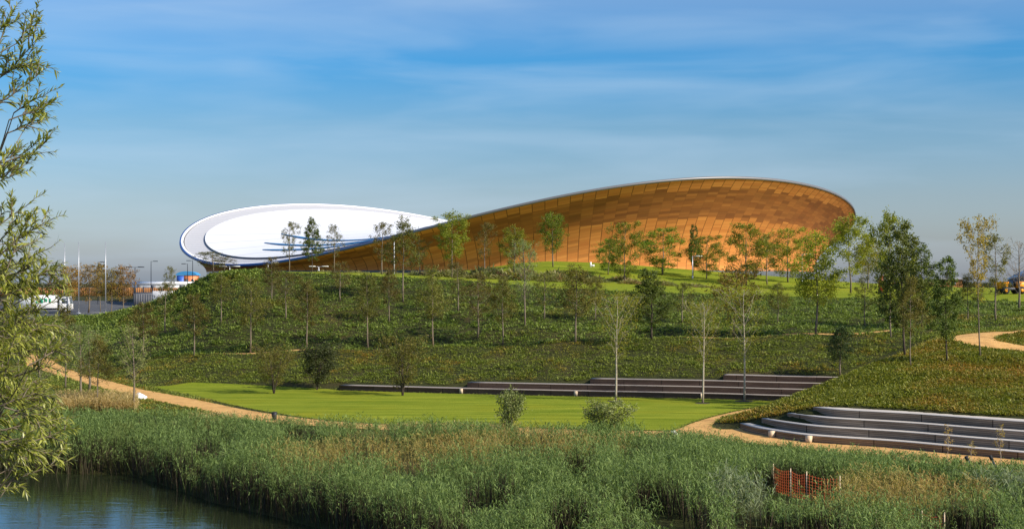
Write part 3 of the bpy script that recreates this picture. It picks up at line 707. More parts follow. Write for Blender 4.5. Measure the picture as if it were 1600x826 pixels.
reeds('reed_bed', Xr, Yr, Hr, 10, M['reed'], 11, 'dense green reeds along the near bank between river and path', 'reeds', .36, .030, lean=(-.08, -.04), lo=.5, stray=.22, dr=(.15, .95))
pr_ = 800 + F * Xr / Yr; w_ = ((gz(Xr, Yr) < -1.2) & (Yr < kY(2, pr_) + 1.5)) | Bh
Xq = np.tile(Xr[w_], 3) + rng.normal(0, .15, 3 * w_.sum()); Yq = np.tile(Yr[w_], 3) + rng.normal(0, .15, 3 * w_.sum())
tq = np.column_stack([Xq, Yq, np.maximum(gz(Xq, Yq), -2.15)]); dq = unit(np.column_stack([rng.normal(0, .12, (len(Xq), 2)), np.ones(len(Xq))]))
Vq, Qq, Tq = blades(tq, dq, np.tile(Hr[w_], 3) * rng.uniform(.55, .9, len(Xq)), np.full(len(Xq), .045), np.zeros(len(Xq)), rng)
tag(obj('shade_stems', mkmesh('shade_stems', Vq, Qq, Tq, mats=foliage('shade_reed_stems', (.022, .017, .010), (.06, .045, .025), None, trans=.05, objvar=False))), 'dark stems standing in for shade at the foot of the reeds', 'reeds', kind='stuff')  # near-black stem colour paints the shade low in the reed fronts
b_ = keep & isbrown
reeds('sedge_patch', X[b_], Y[b_], Hh[b_] * .86, 6, M['sedge'], 12, 'brown dry sedge patches within the green reed bed', 'sedge', .35, .026)
b_ = keep & isblue
reeds('rush_clump', X[b_], Y[b_], Hh[b_] * 1.0, 6, M['rush'], 13, 'blue green rushes with long upright blades in the reed bed', 'rushes', .7, .04, (-.02, 0))
# straw grass: clump at the left and a fringe by the path
def near_px(n, a, b, ya, yb): return scatter(n, a, b, ya, yb, rng)
X1, Y1 = near_px(3800, 92, 215, 103.5, 110)
X3, Y3 = near_px(1200, 620, 810, 85.6, 87.6); X4, Y4 = near_px(500, 300, 370, 92, 95); X5, Y5 = near_px(320, 540, 800, 85.5, 87.5)
Xs = np.concatenate([X1, X3, X4, X5]); Ys_ = np.concatenate([Y1, Y3, Y4, Y5])
reeds('dry_grass', Xs, Ys_, rng.uniform(.45, 1.05, len(Xs)) * np.where(Ys_ > 100, 1.15, .85), 4, M['straw'], 14, 'pale straw coloured grass by the sandy path', 'grass', .4, .035)
# perennial planting on the upper lawn
M['meadow'] = foliage('meadow_planting', (.14, .15, .035), (.32, .31, .12), (.42, .20, .13), .35, .5, .65, trans=.3, objvar=False)
Xa, Ya = near_px(2600, 640, 880, 190, 200); Xb, Yb = near_px(1500, 860, 1010, 192, 198); Xd, Yd = near_px(900, 1000, 1140, 192, 195); Xe, Ye = near_px(800, 470, 660, 204, 208)
Xw = np.concatenate([Xa, Xb, Xd, Xe]); Yw = np.concatenate([Ya, Yb, Yd, Ye])
pw = 800 + F * Xw / Yw
hw = np.interp(pw, [470, 640, 700, 760, 830, 900, 960, 1010, 1140], [.5, .7, 1.5, 2.2, 2.0, 1.3, 1.2, 1.0, .5])
tufts('meadow_planting', Xw, Yw, hw * rng.uniform(.3, .9, len(Xw)) * (.55 + .45 * np.sin(Xw * 1.3 + np.sin(Yw))), hw * .6, 12, M['meadow'], 15, 'mixed tall perennials and low bushes on the upper lawn before the timber wall', 'planting', .5)
# distant scrub lines on the horizon
M['scrub'] = foliage('distant_scrub', (.06, .07, .035), (.11, .11, .06), None, trans=.2, objvar=False)
Xf, Yf = scatter(2600, -60, 330, 560, 640, rng); Xg, Yg = scatter(1600, 1385, 1720, 330, 380, rng)
Xh = np.concatenate([Xf, Xg]); Yh = np.concatenate([Yf, Yg])
tufts('distant_scrub', Xh, Yh, rng.uniform(1.6, 3.6, len(Xh)) * np.where(Yh > 500, 1.1, .6), np.full(len(Xh), 3.), 10, M['scrub'], 16, 'low dark scrub along the horizon behind the park', 'scrub')

# ------------------------------------------------------------------ trees
def prof_oval(t): return np.sin(PI * np.clip(t * .92 + .06, 0, 1)) ** .7
def prof_cone(t): return np.clip(np.minimum(t * 5 + .35, 1.06 - .82 * t), 0.05, 1)
def prof_vase(t): return np.clip(.25 + 1.1 * t, 0, 1) * np.clip((1.03 - t) * 4, 0, 1) ** .6
def prof_col(t): return np.clip(np.minimum(t * 4 + .5, (1.05 - t) * 2.4), 0, 1)
def gen_tree(seed, H=8., W=3.6, clear=.33, prof=prof_oval, nb=34, up=.7, leaves=3200, ls=.15, tr=.07, stems=1, clump=.17, lw=.5, thin=0., droop=.3):
    rng = np.random.default_rng(seed); wood = MB(); C = []
    for s in range(stems):
        a0 = s * 2.4 + rng.uniform(0, 1); sp = 0 if stems == 1 else W * .22
        top = np.array([math.cos(a0) * sp, math.sin(a0) * sp, H * (1 if stems == 1 else rng.uniform(.8, 1))])
        k = 8; ts = np.linspace(0, 1, k)
        tp = ts[:, None] * top + np.cumsum(rng.normal(0, .035, (k, 3)), 0) * np.array([1, 1, 0]); tp[0] = (0.03 * math.cos(a0) * (stems > 1), 0.03 * math.sin(a0) * (stems > 1), -.15)
        wood.tube(tp, tr * (1 - ts * .88) * (1.3 if stems == 1 else .8), 6)
        nbs = nb // stems
        for i in range(nbs):
            t = (i + rng.uniform(.1, .9)) / nbs; z = clear + (.985 - clear) * t
            if rng.random() < thin * .5: continue
            p0 = np.array([np.interp(z, ts, tp[:, q]) for q in range(3)])
            az = i * 2.399 + rng.uniform(-.4, .4); R = W / 2 * float(prof(t)) * rng.uniform(.62, 1.12)
            rise = R * math.tan(up * rng.uniform(.7, 1.2)) * (1.15 - .3 * t)
            rise = min(rise, H * 1.03 - p0[2])
            hor = np.array([math.cos(az), math.sin(az), 0])
            q = np.linspace(0, 1, 5)[:, None]
            bp = p0 + hor * R * q ** .85 + np.array([0, 0, 1]) * rise * q ** 1.15 + rng.normal(0, .03, (5, 3)) * q
            wood.tube(bp, np.linspace(tr * (.2 if prof is prof_vase else .28) * (1 - .6 * t), .008, 5), 4, False)
            nt_ = max(3, int(R * 5))
            for j in range(nt_):
                f = rng.uniform(.3, 1); b0 = np.array([np.interp(f, q[:, 0], bp[:, c]) for c in range(3)])
                dv = unit(hor * .5 + rng.normal(0, .6, 3) + np.array([0, 0, .35])); l = R * rng.uniform(.18, .42) + .12
                b1 = b0 + dv * l
                if j % 2 == 0: wood.tube([b0, b1], [.011, .005], 3, False)
                C.append(np.column_stack([b0 + (b1 - b0) * .55, [l] * 3])[:, 0]); C.append(b1)
    C = np.array(C); n = leaves
    wgt = rng.random(len(C)) ** 1.5 + .05 if thin else rng.random(len(C)) + .3
    idx = rng.choice(len(C), n, p=wgt / wgt.sum())
    c = C[idx] + rng.normal(0, clump, (n, 3))
    a = unit(rng.normal(0, 1, (n, 3)) + np.array([0, 0, -droop])); b = unit(np.cross(a, rng.normal(0, 1, (n, 3)) + np.array([0, 0, .8])))
    s_ = ls * rng.uniform(.6, 1.25, n)[:, None]
    V, Qd = leafq(c, a * s_ * .5, b * s_ * .5 * lw)
    return wood, V, Qd, float(max(c[:, 2].max(), H))
FM = {
 'green': foliage('leaves_green', (.11, .14, .010), (.29, .31, .035), trans=.4),
 'gold': foliage('leaves_yellow_green', (.18, .19, .014), (.38, .35, .04), trans=.45),
 'dark': foliage('leaves_dark_green', (.06, .09, .014), (.15, .19, .035), trans=.3),
 'olive': foliage('leaves_olive_brown', (.085, .08, .013), (.20, .18, .035), trans=.35),
 'deep': foliage('leaves_deep_green', (.028, .042, .010), (.075, .095, .025), trans=.2),
 'grey': foliage('leaves_grey_green', (.11, .14, .035), (.26, .30, .10), trans=.3),
 'yellow': foliage('leaves_yellow', (.28, .20, .02), (.48, .34, .04), trans=.45),
 'brown': foliage('leaves_autumn_brown', (.18, .115, .02), (.34, .22, .045), trans=.35),
}
KINDS = {   # generator settings, leaf material, bark, own height, own width
 'green':  (dict(H=8, W=3.8, clear=.20, prof=prof_oval, nb=44, up=.65, leaves=7000, ls=.18, clump=.15, thin=.35), 'green', 'bark', 2),
 'low':    (dict(H=8, W=4.2, clear=.05, prof=prof_oval, nb=48, up=.7, leaves=8500, ls=.18, clump=.16, thin=.4), 'green', 'bark', 2),
 'gold':   (dict(H=8, W=4.2, clear=.30, prof=prof_cone, nb=46, up=.4, leaves=8000, ls=.17, clump=.17), 'gold', 'bark', 2),
 'dark':   (dict(H=9, W=4.2, clear=.2, prof=prof_cone, nb=50, up=.6, leaves=8000, ls=.2, clump=.13, thin=.2), 'dark', 'bark_dark', 2),
 'olive':  (dict(H=8, W=4.2, clear=.34, prof=prof_cone, nb=44, up=.4, leaves=6000, ls=.15, clump=.15, thin=.35), 'olive', 'bark', 3),
 'airy':   (dict(H=7, W=3.2, clear=.30, prof=prof_oval, nb=34, up=.7, leaves=2800, ls=.15, clump=.12, thin=.5), 'olive', 'bark', 2),
 'bare':   (dict(H=9, W=4.2, clear=.38, prof=prof_vase, nb=30, up=1.0, leaves=3600, ls=.11, clump=.26, thin=.1, tr=.07), 'gold', 'bark_pale', 2),
 'twiggy': (dict(H=7, W=4.0, clear=.25, prof=prof_oval, nb=46, up=.95, leaves=260, ls=.12, clump=.08, thin=.3), 'brown', 'bark', 1),
 'multi':  (dict(H=5, W=3.8, clear=.12, prof=prof_oval, nb=44, up=.85, leaves=4600, ls=.16, clump=.16, stems=4), 'olive', 'bark_dark', 2),
 'multig': (dict(H=4, W=3.2, clear=.10, prof=prof_oval, nb=44, up=.85, leaves=6000, ls=.17, clump=.15, stems=4), 'deep', 'bark_dark', 1),
 'shrub':  (dict(H=3, W=2.4, clear=.05, prof=prof_oval, nb=44, up=.75, leaves=3600, ls=.13, clump=.13, stems=4, lw=.75), 'grey', 'bark_dark', 2),
 'poplar': (dict(H=7, W=2.2, clear=.22, prof=prof_col, nb=40, up=.9, leaves=6000, ls=.17, clump=.14), 'deep', 'bark', 1),
 'feather':(dict(H=7, W=2.6, clear=.30, prof=prof_col, nb=38, up=.95, leaves=3000, ls=.14, clump=.11, lw=.35), 'grey', 'bark', 2),
 'yellow': (dict(H=10, W=4.0, clear=.40, prof=prof_vase, nb=34, up=1.1, leaves=2400, ls=.19, clump=.14, thin=.3), 'yellow', 'bark', 1),
 'brown':  (dict(H=7, W=3.8, clear=.25, prof=prof_oval, nb=36, up=.7, leaves=3000, ls=.2, clump=.16), 'brown', 'bark', 2),
 'sap':    (dict(H=2.6, W=.7, clear=.3, prof=prof_col, nb=14, up=1.0, leaves=170, ls=.10, clump=.05, tr=.016), 'yellow', 'bark_pale', 1),
}
PROTO = {}; sd_ = 100
for k, (kw, lf, bk, nvr) in KINDS.items():
    PROTO[k] = []
    for v in range(nvr):
        sd_ += 1; wood, V, Qd, top = gen_tree(sd_, **kw)
        PROTO[k].append((wood.mesh('trunk', M[bk], True), mkmesh('crown', V, Qd, mats=FM[lf]), top, kw['W']))
CNT = {}
def plant(kind, px, base, top, wpx, label, name='young_tree', group=None, Y=None, cat='tree'):
    if Y is None: x, y, z = hit(px, base)
    else: x, y = at(px, Y); z = g1(x, y)
    i = CNT.get(kind, 0); CNT[kind] = i + 1
    tm, cm, h0, w0 = PROTO[kind][i % len(PROTO[kind])]; wpx *= {'green': 1.08, 'low': 1.1, 'gold': 1.05, 'olive': 1.02, 'airy': 1.0, 'dark': 1.0, 'bare': 1.05}.get(kind, 1.)
    H = CZ - (top - HZ) * y / F - z; W = wpx * y / F
    r = empty(name, (x, y, z - .02), rz=(i * 2.1 + px) % 6.28)
    r.scale = (W / w0, W / w0, H / h0)
    tag(r, label, cat, group)
    obj('trunk', tm, r); obj('crown', cm, r)
    if name == 'young_tree' and base and 600 < base < 640 and kind == 'bare':
        mb = MB(); a = np.linspace(0, 2 * PI, 17)[:-1]
        mb.add(np.vstack([np.column_stack([np.cos(a) * .9, np.sin(a) * .9, np.full(16, .045)]), [[0, 0, .09]]]), None, [(i_, (i_ + 1) % 16, 16) for i_ in range(16)])
        o = mb.build('mulch_ring', M['mulch'], r); o.scale = (w0 / W, w0 / W, 1)
    return r
GR = 'young trees on the ridge in front of the stadium'; GS = 'young trees on the long bank'; GM = 'trees around the right hand mound'; GL = 'trees in the far car park'; GP = 'saplings beside the left end of the path'
T = [
 # ridge, against the white roof and the timber wall
 ('airy', 333, 470, 392, 62, 'brownish bushy tree on the left shoulder, under the tip of the roof', GR, 176),
 ('airy', 352, 470, 400, 44, 'slim brown tree just right of the bushy one below the roof tip', GR, 178),
 ('airy', 452, 424, 345, 34, 'thin see-through tree in front of the white roof, left of the denser one', GR, 184),
 ('dark', 487, 424, 338, 38, 'dense dark little tree in front of the white roof and its blue stripes', GR, 184),
 ('airy', 523, 424, 350, 30, 'thin twiggy tree at the right end of the white roof', GR, 186),
 ('airy', 597, 428, 346, 44, 'see-through tree where the white roof meets the timber wall, left one', GR, 190),
 ('olive', 630, 471, 335, 66, 'tall olive tree with bare lower stem high on the bank, below the roof stripes', GR, None),
 ('airy', 655, 436, 372, 36, 'small pale tree behind the tall olive one on the ridge', GR, 192),
 ('green', 706, 434, 326, 50, 'tall tree with round leafy top standing where roof and timber wall cross', GR, None),
 ('airy', 757, 428, 346, 36, 'faint sparse tree in front of the low end of the timber wall', GR, 200),
 ('green', 803, 437, 350, 44, 'green topped tree with pale stem beside the grey green one', GR, None),
 ('feather', 820, 509, 368, 42, 'grey green slender tree rooted on the upper bank', GS, None),
 ('green', 864, 411, 328, 42, 'neat oval green tree with clear dark trunk before the timber wall', GR, 214),
 ('low', 950, 424, 372, 42, 'lower leafy green tree left of the drooping one', GR, 205),
 ('low', 976, 442, 344, 50, 'pointed green tree with drooping twigs before the timber wall', GR, None),
 ('low', 1035, 424, 354, 68, 'broad bright green tree left of the dark narrow one', GR, 210),
 ('dark', 1083, 420, 350, 26, 'narrow dark tree before the middle of the timber wall', GR, 212),
 ('low', 1104, 424, 366, 48, 'small rounded green tree right of the dark narrow one', GR, 208),
 ('low', 1166, 428, 347, 66, 'large bright green tree before the right half of the timber wall', GR, 200),
 ('airy', 1199, 445, 366, 44, 'thin stemmed tree on the upper lawn between two green ones', GR, None),
 ('low', 1231, 428, 354, 58, 'yellow green open tree before the right of the timber wall', GR, 212),
 ('gold', 1274, 524, 357, 84, 'tall yellow green tree with long bare stem rooted on the bank', GS, None),
 ('green', 1329, 458, 332, 66, 'tall green tree at the right end of the timber wall', GR, None),
 ('gold', 1356, 441, 364, 56, 'light green tree right behind the one at the wall end', GR, 205),
 # bank
 ('olive', 224, 555, 470, 60, 'olive tree on the left foot of the bank, first from the left', GS, None),
 ('olive', 303, 556, 455, 62, 'olive tree on the left of the bank, below the bushy ridge tree', GS, None),
 ('olive', 345, 505, 425, 50, 'olive tree half way up the left of the bank', GS, None),
 ('olive', 391, 552, 428, 64, 'wide olive tree on the bank below the tip of the roof', GS, None),
 ('airy', 446, 500, 425, 50, 'sparse tree half way up the bank below the white roof', GS, None),
 ('olive', 480, 546, 432, 56, 'olive tree by the bank path, directly above the dark bushy shrub', GS, None),
 ('olive', 575, 545, 424, 64, 'olive tree by the bank path with pale stem, left of the lawn steps', GS, None),
 ('olive', 677, 542, 412, 66, 'olive tree by the bank path at the left end of the long shadow', GS, None),
 ('airy', 746, 528, 424, 52, 'slim tree with reddish mulch at its foot beside the long shadow', GS, None),
 ('olive', 785, 540, 428, 60, 'olive tree by the bank path right of the long shadow', GS, None),
 ('olive', 899, 536, 410, 82, 'broad olive tree by the bank path above the steps', GS, None),
 ('dark', 1018, 531, 418, 84, 'broad dark green tree by the bank path beneath the bright green one', GS, None),
 ('brown', 1146, 527, 410, 84, 'rust tinted tree by the bank path behind the white stemmed pair', GS, None),
 ('airy', 258, 520, 440, 40, 'faint thin tree high on the left shoulder of the bank', GS, None),
 ('olive', 425, 470, 400, 44, 'low brownish tree just under the ridge, left of the thin see-through one', GS, None),
 ('airy', 532, 470, 408, 40, 'faint tree just under the ridge below the right end of the white roof', GS, None),
 ('olive', 608, 505, 415, 46, 'olive tree mid bank left of the tall bare stemmed one', GS, None),
 ('airy', 716, 486, 408, 42, 'faint tree mid bank below the round topped ridge tree', GS, None),
 ('airy', 850, 500, 425, 44, 'faint slim tree mid bank right of the grey green slender tree', GS, None),
 ('olive', 930, 500, 430, 46, 'small olive tree mid bank between two broad crowns', GS, None),
 ('airy', 1066, 505, 440, 44, 'faint tree mid bank right of the broad dark green tree', GS, None),
 ('olive', 1215, 505, 440, 46, 'small olive tree mid bank left of the tall yellow green one', GS, None),
 ('airy', 1352, 510, 430, 44, 'sparse tree on the right of the bank before the dark cluster', GS, None),
 # lawn edge
 ('bare', 962, 627, 448, 84, 'white stemmed bare tree at the lawn edge, leftmost of the three', 'white stemmed trees at the lawn edge', None),
 ('bare', 1098, 630, 455, 80, 'white stemmed bare tree at the lawn edge, middle of the three', 'white stemmed trees at the lawn edge', None),
 ('bare', 1163, 627, 436, 84, 'white stemmed bare tree at the lawn edge, rightmost of the three', 'white stemmed trees at the lawn edge', None),
 # mound
 ('poplar', 1313, 587, 508, 36, 'small dark tree above the right end of the lawn steps', GM, None),
 ('green', 1392, 548, 321, 56, 'tall narrow tree topping the dark cluster right of the stadium', GM, 128),
 ('dark', 1414, 556, 345, 92, 'large dark leafy tree in the cluster right of the stadium', GM, None),
 ('dark', 1440, 545, 376, 70, 'dark tree on the right side of the cluster, behind the big one', GM, 134),
 ('olive', 1423, 573, 425, 56, 'shorter tree in front of the dark cluster on the mound', GM, None),
 ('dark', 1480, 565, 399, 66, 'sparse tree with a forked leafy tip, right of the dark cluster', GM, None),
 ('yellow', 1532, 557, 333, 62, 'tall tree with yellow autumn top beside the upper path', GM, None),
 ('airy', 1556, 512, 364, 60, 'green tree behind the yellow topped one', GM, 138),
 ('twiggy', 1592, 500, 366, 84, 'grey leafless tree at the right edge of the photo', GM, 150),
 ('olive', 1512, 520, 425, 50, 'low olive tree between forked tree and yellow topped tree', GM, 140),
 # car park
 ('brown', 104, 486, 412, 48, 'brown leaved tree by the masts at the far left', GL, 226),
 ('brown', 138, 488, 408, 60, 'wide brown green tree between the two left masts', GL, 230),
 ('olive', 157, 487, 410, 34, 'slim tree close to the right hand mast', GL, 236),
 ('brown', 173, 494, 417, 40, 'dark brown tree right of the tallest mast', GL, 216),
 ('brown', 194, 494, 411, 40, 'pointed brown tree left of the two headed lamp', GL, 217),
 ('airy', 265, 462, 415, 24, 'slim bare tree before the long white shed', GL, 200),
 # saplings left
 ('olive', 102, 607, 470, 60, 'slender sapling at the top end of the sandy path', GP, None),
 ('feather', 126, 628, 500, 70, 'sapling with pale stem left of the straw grass', GP, None),
 ('feather', 139, 613, 510, 60, 'thin sapling just behind the straw grass', GP, None),
 ('olive', 153, 641, 520, 62, 'sapling with dark stem standing in the straw grass', GP, None),
 ('feather', 209, 642, 505, 54, 'sapling whose stem crosses the white sack', GP, None),
 ('feather', 60, 640, 500, 90, 'bushy sapling half hidden behind the willow', GP, None),
 ('olive', 30, 600, 480, 80, 'tree behind the willow near the left edge', GP, None),
]
for t_ in T: plant(t_[0], t_[1], t_[2], t_[3], t_[4], t_[5], 'young_tree', t_[6], t_[7])
plant('multi', 428, 615, 532, 66, 'olive multi-stemmed shrub on the lawn edge, leftmost', 'multi_stem_shrub', 'shrubs on the lawn edge', None, 'shrub')
plant('multig', 495, 609, 528, 60, 'dark green multi-stemmed shrub at the back of the lawn', 'multi_stem_shrub', 'shrubs on the lawn edge', None, 'shrub')
plant('multi', 629, 618, 516, 76, 'olive multi-stemmed shrub in front of the low end of the steps', 'multi_stem_shrub', 'shrubs on the lawn edge', None, 'shrub')
plant('shrub', 797, 676, 598, 44, 'upright small leaved bush between reeds and lawn', 'bush', 'bushes between reeds and lawn', 86.5, 'bush')
plant('shrub', 948, 684, 620, 68, 'rounded small leaved bush between reeds and lawn, right of the upright one', 'bush', 'bushes between reeds and lawn', 84.5, 'bush')
plant('sap', 1481, 712, 661, 14, 'thin yellow leaved sapling in front of the curved steps, left one', 'sapling', 'saplings by the curved steps', 75, 'sapling')
plant('sap', 1563, 722, 661, 16, 'thin yellow leaved sapling in front of the curved steps, right one', 'sapling', 'saplings by the curved steps', 73, 'sapling')
plant('sap', 1519, 716, 688, 14, 'short sapling between the two taller ones by the curved steps', 'sapling', 'saplings by the curved steps', 74, 'sapling')

# --- willow at the left edge
def willow():
    rng = np.random.default_rng(77)
    wx, wy = -8.6, 14.6; wz = g1(wx, wy)
    root = empty('willow_tree', (wx, wy, wz)); o0 = np.array([wx, wy, wz])
    tag(root, 'large willow with long narrow leaves reaching in from the left edge', 'tree')
    wood = MB()
    tp = np.array([[0, 0, -.2], [.15, 0, 2.5], [.3, .1, 5], [.2, 0, 8], [.4, -.1, 10.5], [.6, 0, 13.2]])
    wood.tube(tp, [.42, .34, .27, .2, .13, .05], 10)
    LB, LD, LS = [], [], []
    bound = [(8, 78), (40, 72), (75, 68), (100, 84), (130, 92), (155, 100), (180, 86), (200, 88), (222, 88), (240, 70), (258, 52), (272, 12), (290, 14), (300, 72), (330, 92), (380, 96), (400, 108), (430, 100), (460, 118), (500, 112), (530, 122), (560, 108), (600, 92), (640, 118), (662, 130), (680, 100), (700, 118), (715, 116), (735, 60), (752, 40)]
    by = [b[0] for b in bound]; bx = [b[1] for b in bound]
    def lim(z, y):            # how far right the crown reaches at this height
        return np.interp(z, [7.2, 7.6, 7.9, 8.3, 8.9, 9.6, 10.2, 10.5, 10.6, 10.8, 11.4, 11.9, 12.4], [-4.6, -4.3, -4.25, -4.3, -4.25, -4.2, -4.25, -4.3, -4.75, -4.45, -4.3, -4.35, -4.45]) if False else 0
    def limb(target, r0, r1, s0):
        p0 = np.array([np.interp(s0, tp[:, 2], tp[:, c]) for c in range(3)]); p0[2] = s0
        q = np.linspace(0, 1, 7)[:, None]; d = np.array(target) - p0
        pts = p0 + d * q + np.array([0, 0, 1]) * np.linalg.norm(d) * .12 * np.sin(PI * q) + rng.normal(0, .05, (7, 3)) * (q > 0)
        wood.tube(pts, np.linspace(r0, r1, 7), 6, False); return pts
    def twig(b, tip, dens=88, lsz=.122, r=.0045):
        n = 7; q = np.linspace(0, 1, n)[:, None]; d = tip - b; l = np.linalg.norm(d)
        sag = rng.uniform(-.02, .10)
        pts = b + d * q - np.array([0, 0, 1]) * sag * l * q ** 2 + np.cumsum(rng.normal(0, .012, (n, 3)), 0) * q
        wood.tube(pts, np.linspace(r * 1.7, r * .4, n), 4, False)
        k = max(6, int(dens * l)); s = rng.uniform(.12, 1, k) ** .85
        c = np.column_stack([np.interp(s, q[:, 0], pts[:, i]) for i in range(3)])
        ax = unit(np.gradient(pts, axis=0)); a = np.column_stack([np.interp(s, q[:, 0], ax[:, i]) for i in range(3)])
        side = rng.normal(0, 1, (k, 3)); side -= (side * a).sum(1, keepdims=True) * a; side = unit(side)
        side[:, 2] -= .22
        dd = unit(a * .75 + side * rng.uniform(.4, .9, k)[:, None])
        LB.append(c); LD.append(dd); LS.append(lsz * rng.uniform(.6, 1.25, k) * (1.1 - .45 * s))
    # visible part: sprays whose tips fill the outline
    n_sp = 0
    def spray(px, py, Y, l, ang, nsub=4):
        tip = np.array([(px - 800) * Y / F, Y, CZ - (py - HZ) * Y / F]) - o0
        dirv = np.array([math.cos(ang), rng.uniform(-.4, .4), math.sin(ang)]); b = tip - dirv * l
        twig(b, tip)
        for j in range(nsub):
            t = rng.uniform(.1, .75); p = b + (tip - b) * t
            a2 = ang + rng.choice([-1, 1]) * rng.uniform(.35, .9); l2 = l * rng.uniform(.25, .5)
            e_ = p + np.array([math.cos(a2), rng.uniform(-.6, .6), math.sin(a2)]) * l2
            ex = 800 + F * (e_[0] + wx) / (e_[1] + wy); ey = HZ - F * (e_[2] + wz - CZ) / (e_[1] + wy)
            if ex < np.interp(ey, by, bx) + 4: twig(p, e_)
        return b
    starts = []
    # outline tips
    for py, px in bound:
        if px < 30: continue
        ang = np.interp(py, [0, 270, 300, 450, 600, 760], [.75, .35, .7, .35, .25, .22]) + rng.uniform(-.15, .15)
        starts.append(spray(px - 2, py, rng.uniform(13.4, 15.2), rng.uniform(.45, .75), ang))
    # fill
    for i in range(330):
        py = rng.uniform(-40, 752); mx = np.interp(py, by, bx)
        if 262 < py < 298 or (228 < py < 262 and rng.random() < .5): continue
        if py > 715: mx = 20
        px = rng.uniform(-170, mx - 6)
        ds = np.interp(py, [0, 250, 300, 400, 460, 640, 700, 760], [.36, .36, .36, .5, .8, .8, .45, .2])
        if rng.random() > ds: continue
        ang = np.interp(py, [0, 270, 300, 450, 600, 760], [.85, .4, .8, .3, 0, .1]) + rng.uniform(-.5, .5)
        starts.append(spray(px, py, rng.uniform(12.9, 16.), rng.uniform(.35, .65), ang, 5))
    # crown beyond the frame
    for i in range(420):
        z = rng.uniform(5.5, 14.0); a = rng.uniform(0, 2 * PI); R = 3.6 * math.sin(PI * min(max((z - 3.5) / 12.5, .05), .97)) ** .6 * rng.uniform(.45, 1)
        p = np.array([math.cos(a) * R - .6, math.sin(a) * R, z])
        ex = 800 + F * (p[0] + wx + .5) / (p[1] + wy)
        if ex > -20 or p[0] + wx > -5.4: continue
        ang = rng.uniform(0, .9); dv = np.array([math.cos(a) * math.cos(ang), math.sin(a) * math.cos(ang), math.sin(ang)])
        b = p - dv * .8; twig(b, p, 60); starts.append(b)
        for j in range(3): e_ = b + dv * .4 + rng.normal(0, .35, 3); twig(b + dv * .3, e_, 40)
    # limbs, then branches out to every spray
    S = np.array(starts); limbs = []
    for (tx, ty, tz, s0) in ((3.4, -.4, 7.9, 4.5), (3.5, .3, 9.0, 5.2), (3.3, -.2, 10.4, 6.4), (3.3, .4, 11.6, 7.6), (3.2, -.3, 12.7, 8.6), (3.1, .2, 13.6, 9.6), (-2.4, 1, 9, 5), (-2.0, -1.6, 11, 7), (.2, 2.6, 10.5, 6), (.1, -2.4, 9.5, 5.5), (-1, .5, 13.2, 9)):
        limbs.append(limb((tx - .35, ty, tz), .075, .012, s0))
    Lp = np.concatenate(limbs + [tp[2:]])
    for s in S:
        dd = np.linalg.norm(Lp - s, axis=1) + np.maximum(Lp[:, 2] - s[2], 0) * 1.5
        j = int(np.argmin(dd)); p = Lp[j]; q = np.linspace(0, 1, 5)[:, None]
        wood.tube(p + (s - p) * q + np.array([0, 0, -.06]) * np.sin(PI * q), np.linspace(.010, .005, 5), 4, False)
    B = np.concatenate(LB); D = np.concatenate(LD); Sz = np.concatenate(LS); n = len(B)
    side = unit(np.cross(D, rng.normal(0, 1, (n, 3)) + np.array([0, 0, .6])))
    V, Qd, Td = blades(B, D, Sz, Sz * .17 * rng.uniform(.7, 1.3, n), rng.uniform(0, .25, n), rng)
    fm = foliage('willow_leaves', (.13, .155, .014), (.41, .42, .08), (.60, .60, .40), 60., .58, .64, trans=.35, objvar=False, rough=.4, spec=.5)
    wood.build('trunk', M['bark'], root, True)
    obj('crown', mkmesh('crown', V, Qd, Td, mats=fm), root)
willow()

# ------------------------------------------------------------------ lamps and masts
def lamp(px, Y, top, kind, label, group, matl='steel', side=1):
    x, y = at(px, Y); z = g1(x, y); h = CZ - (top - HZ) * Y / F - z
    r = empty('street_lamp', (x, y, z)); tag(r, label, 'street lamp', group)
    mb = MB(); mb.tube([(0, 0, -.1), (0, 0, h * .5), (0, 0, h)], [.09, .075, .055], 8); mb.tube([(0, 0, 0), (0, 0, .5)], .12, 8); mb.build('pole', M[matl], r, True)
    sides = (1, -1) if kind == 'double' else (side,)
    for s in sides:
        a = MB(); a.tube([(0, 0, h - .08), (s * .5, 0, h - .02)], .035, 6); a.build('arm', M[matl], r)
        b = MB(); b.box((s * .95, 0, h), (.95, .34, .14), 0, .05); b.build('lamp_head', M['offwhite' if matl == 'steel' else 'darksteel'], r)
G1 = 'street lamps in the far car park'; G2 = 'lamps in front of the stadium'
lamp(211, 222, 417, 'double', 'dark two headed street lamp left of the long white shed', G1, 'darksteel')
lamp(236, 300, 408, 'single', 'tall single headed street lamp in front of the long white shed', G1, 'darksteel')
lamp(153, 300, 409, 'single', 'street lamp behind the brown trees, next to the tallest mast', G1, 'darksteel')
lamp(78, 290, 415, 'single', 'street lamp seen through the willow twigs at far left', G1, 'darksteel')
lamp(293, 330, 412, 'single', 'short lamp of the pair beneath the tip of the roof', G1, 'darksteel', -1)
lamp(301, 320, 407, 'single', 'taller lamp of the pair beneath the tip of the roof', G1, 'darksteel', -1)
lamp(359, 196, 416, 'double', 'two headed pale lamp under the left end of the stadium', G2)
lamp(419, 200, 410, 'single', 'pale lamp under the roof left of the thin tree', G2)
lamp(498, 206, 416, 'double', 'two headed pale lamp beside the dense dark tree', G2)
lamp(1082, 206, 400, 'single', 'pale lamp beside the dark narrow tree on the ridge', G2)
lamp(1253, 214, 397, 'single', 'pale lamp between the yellow green trees on the ridge', G2)
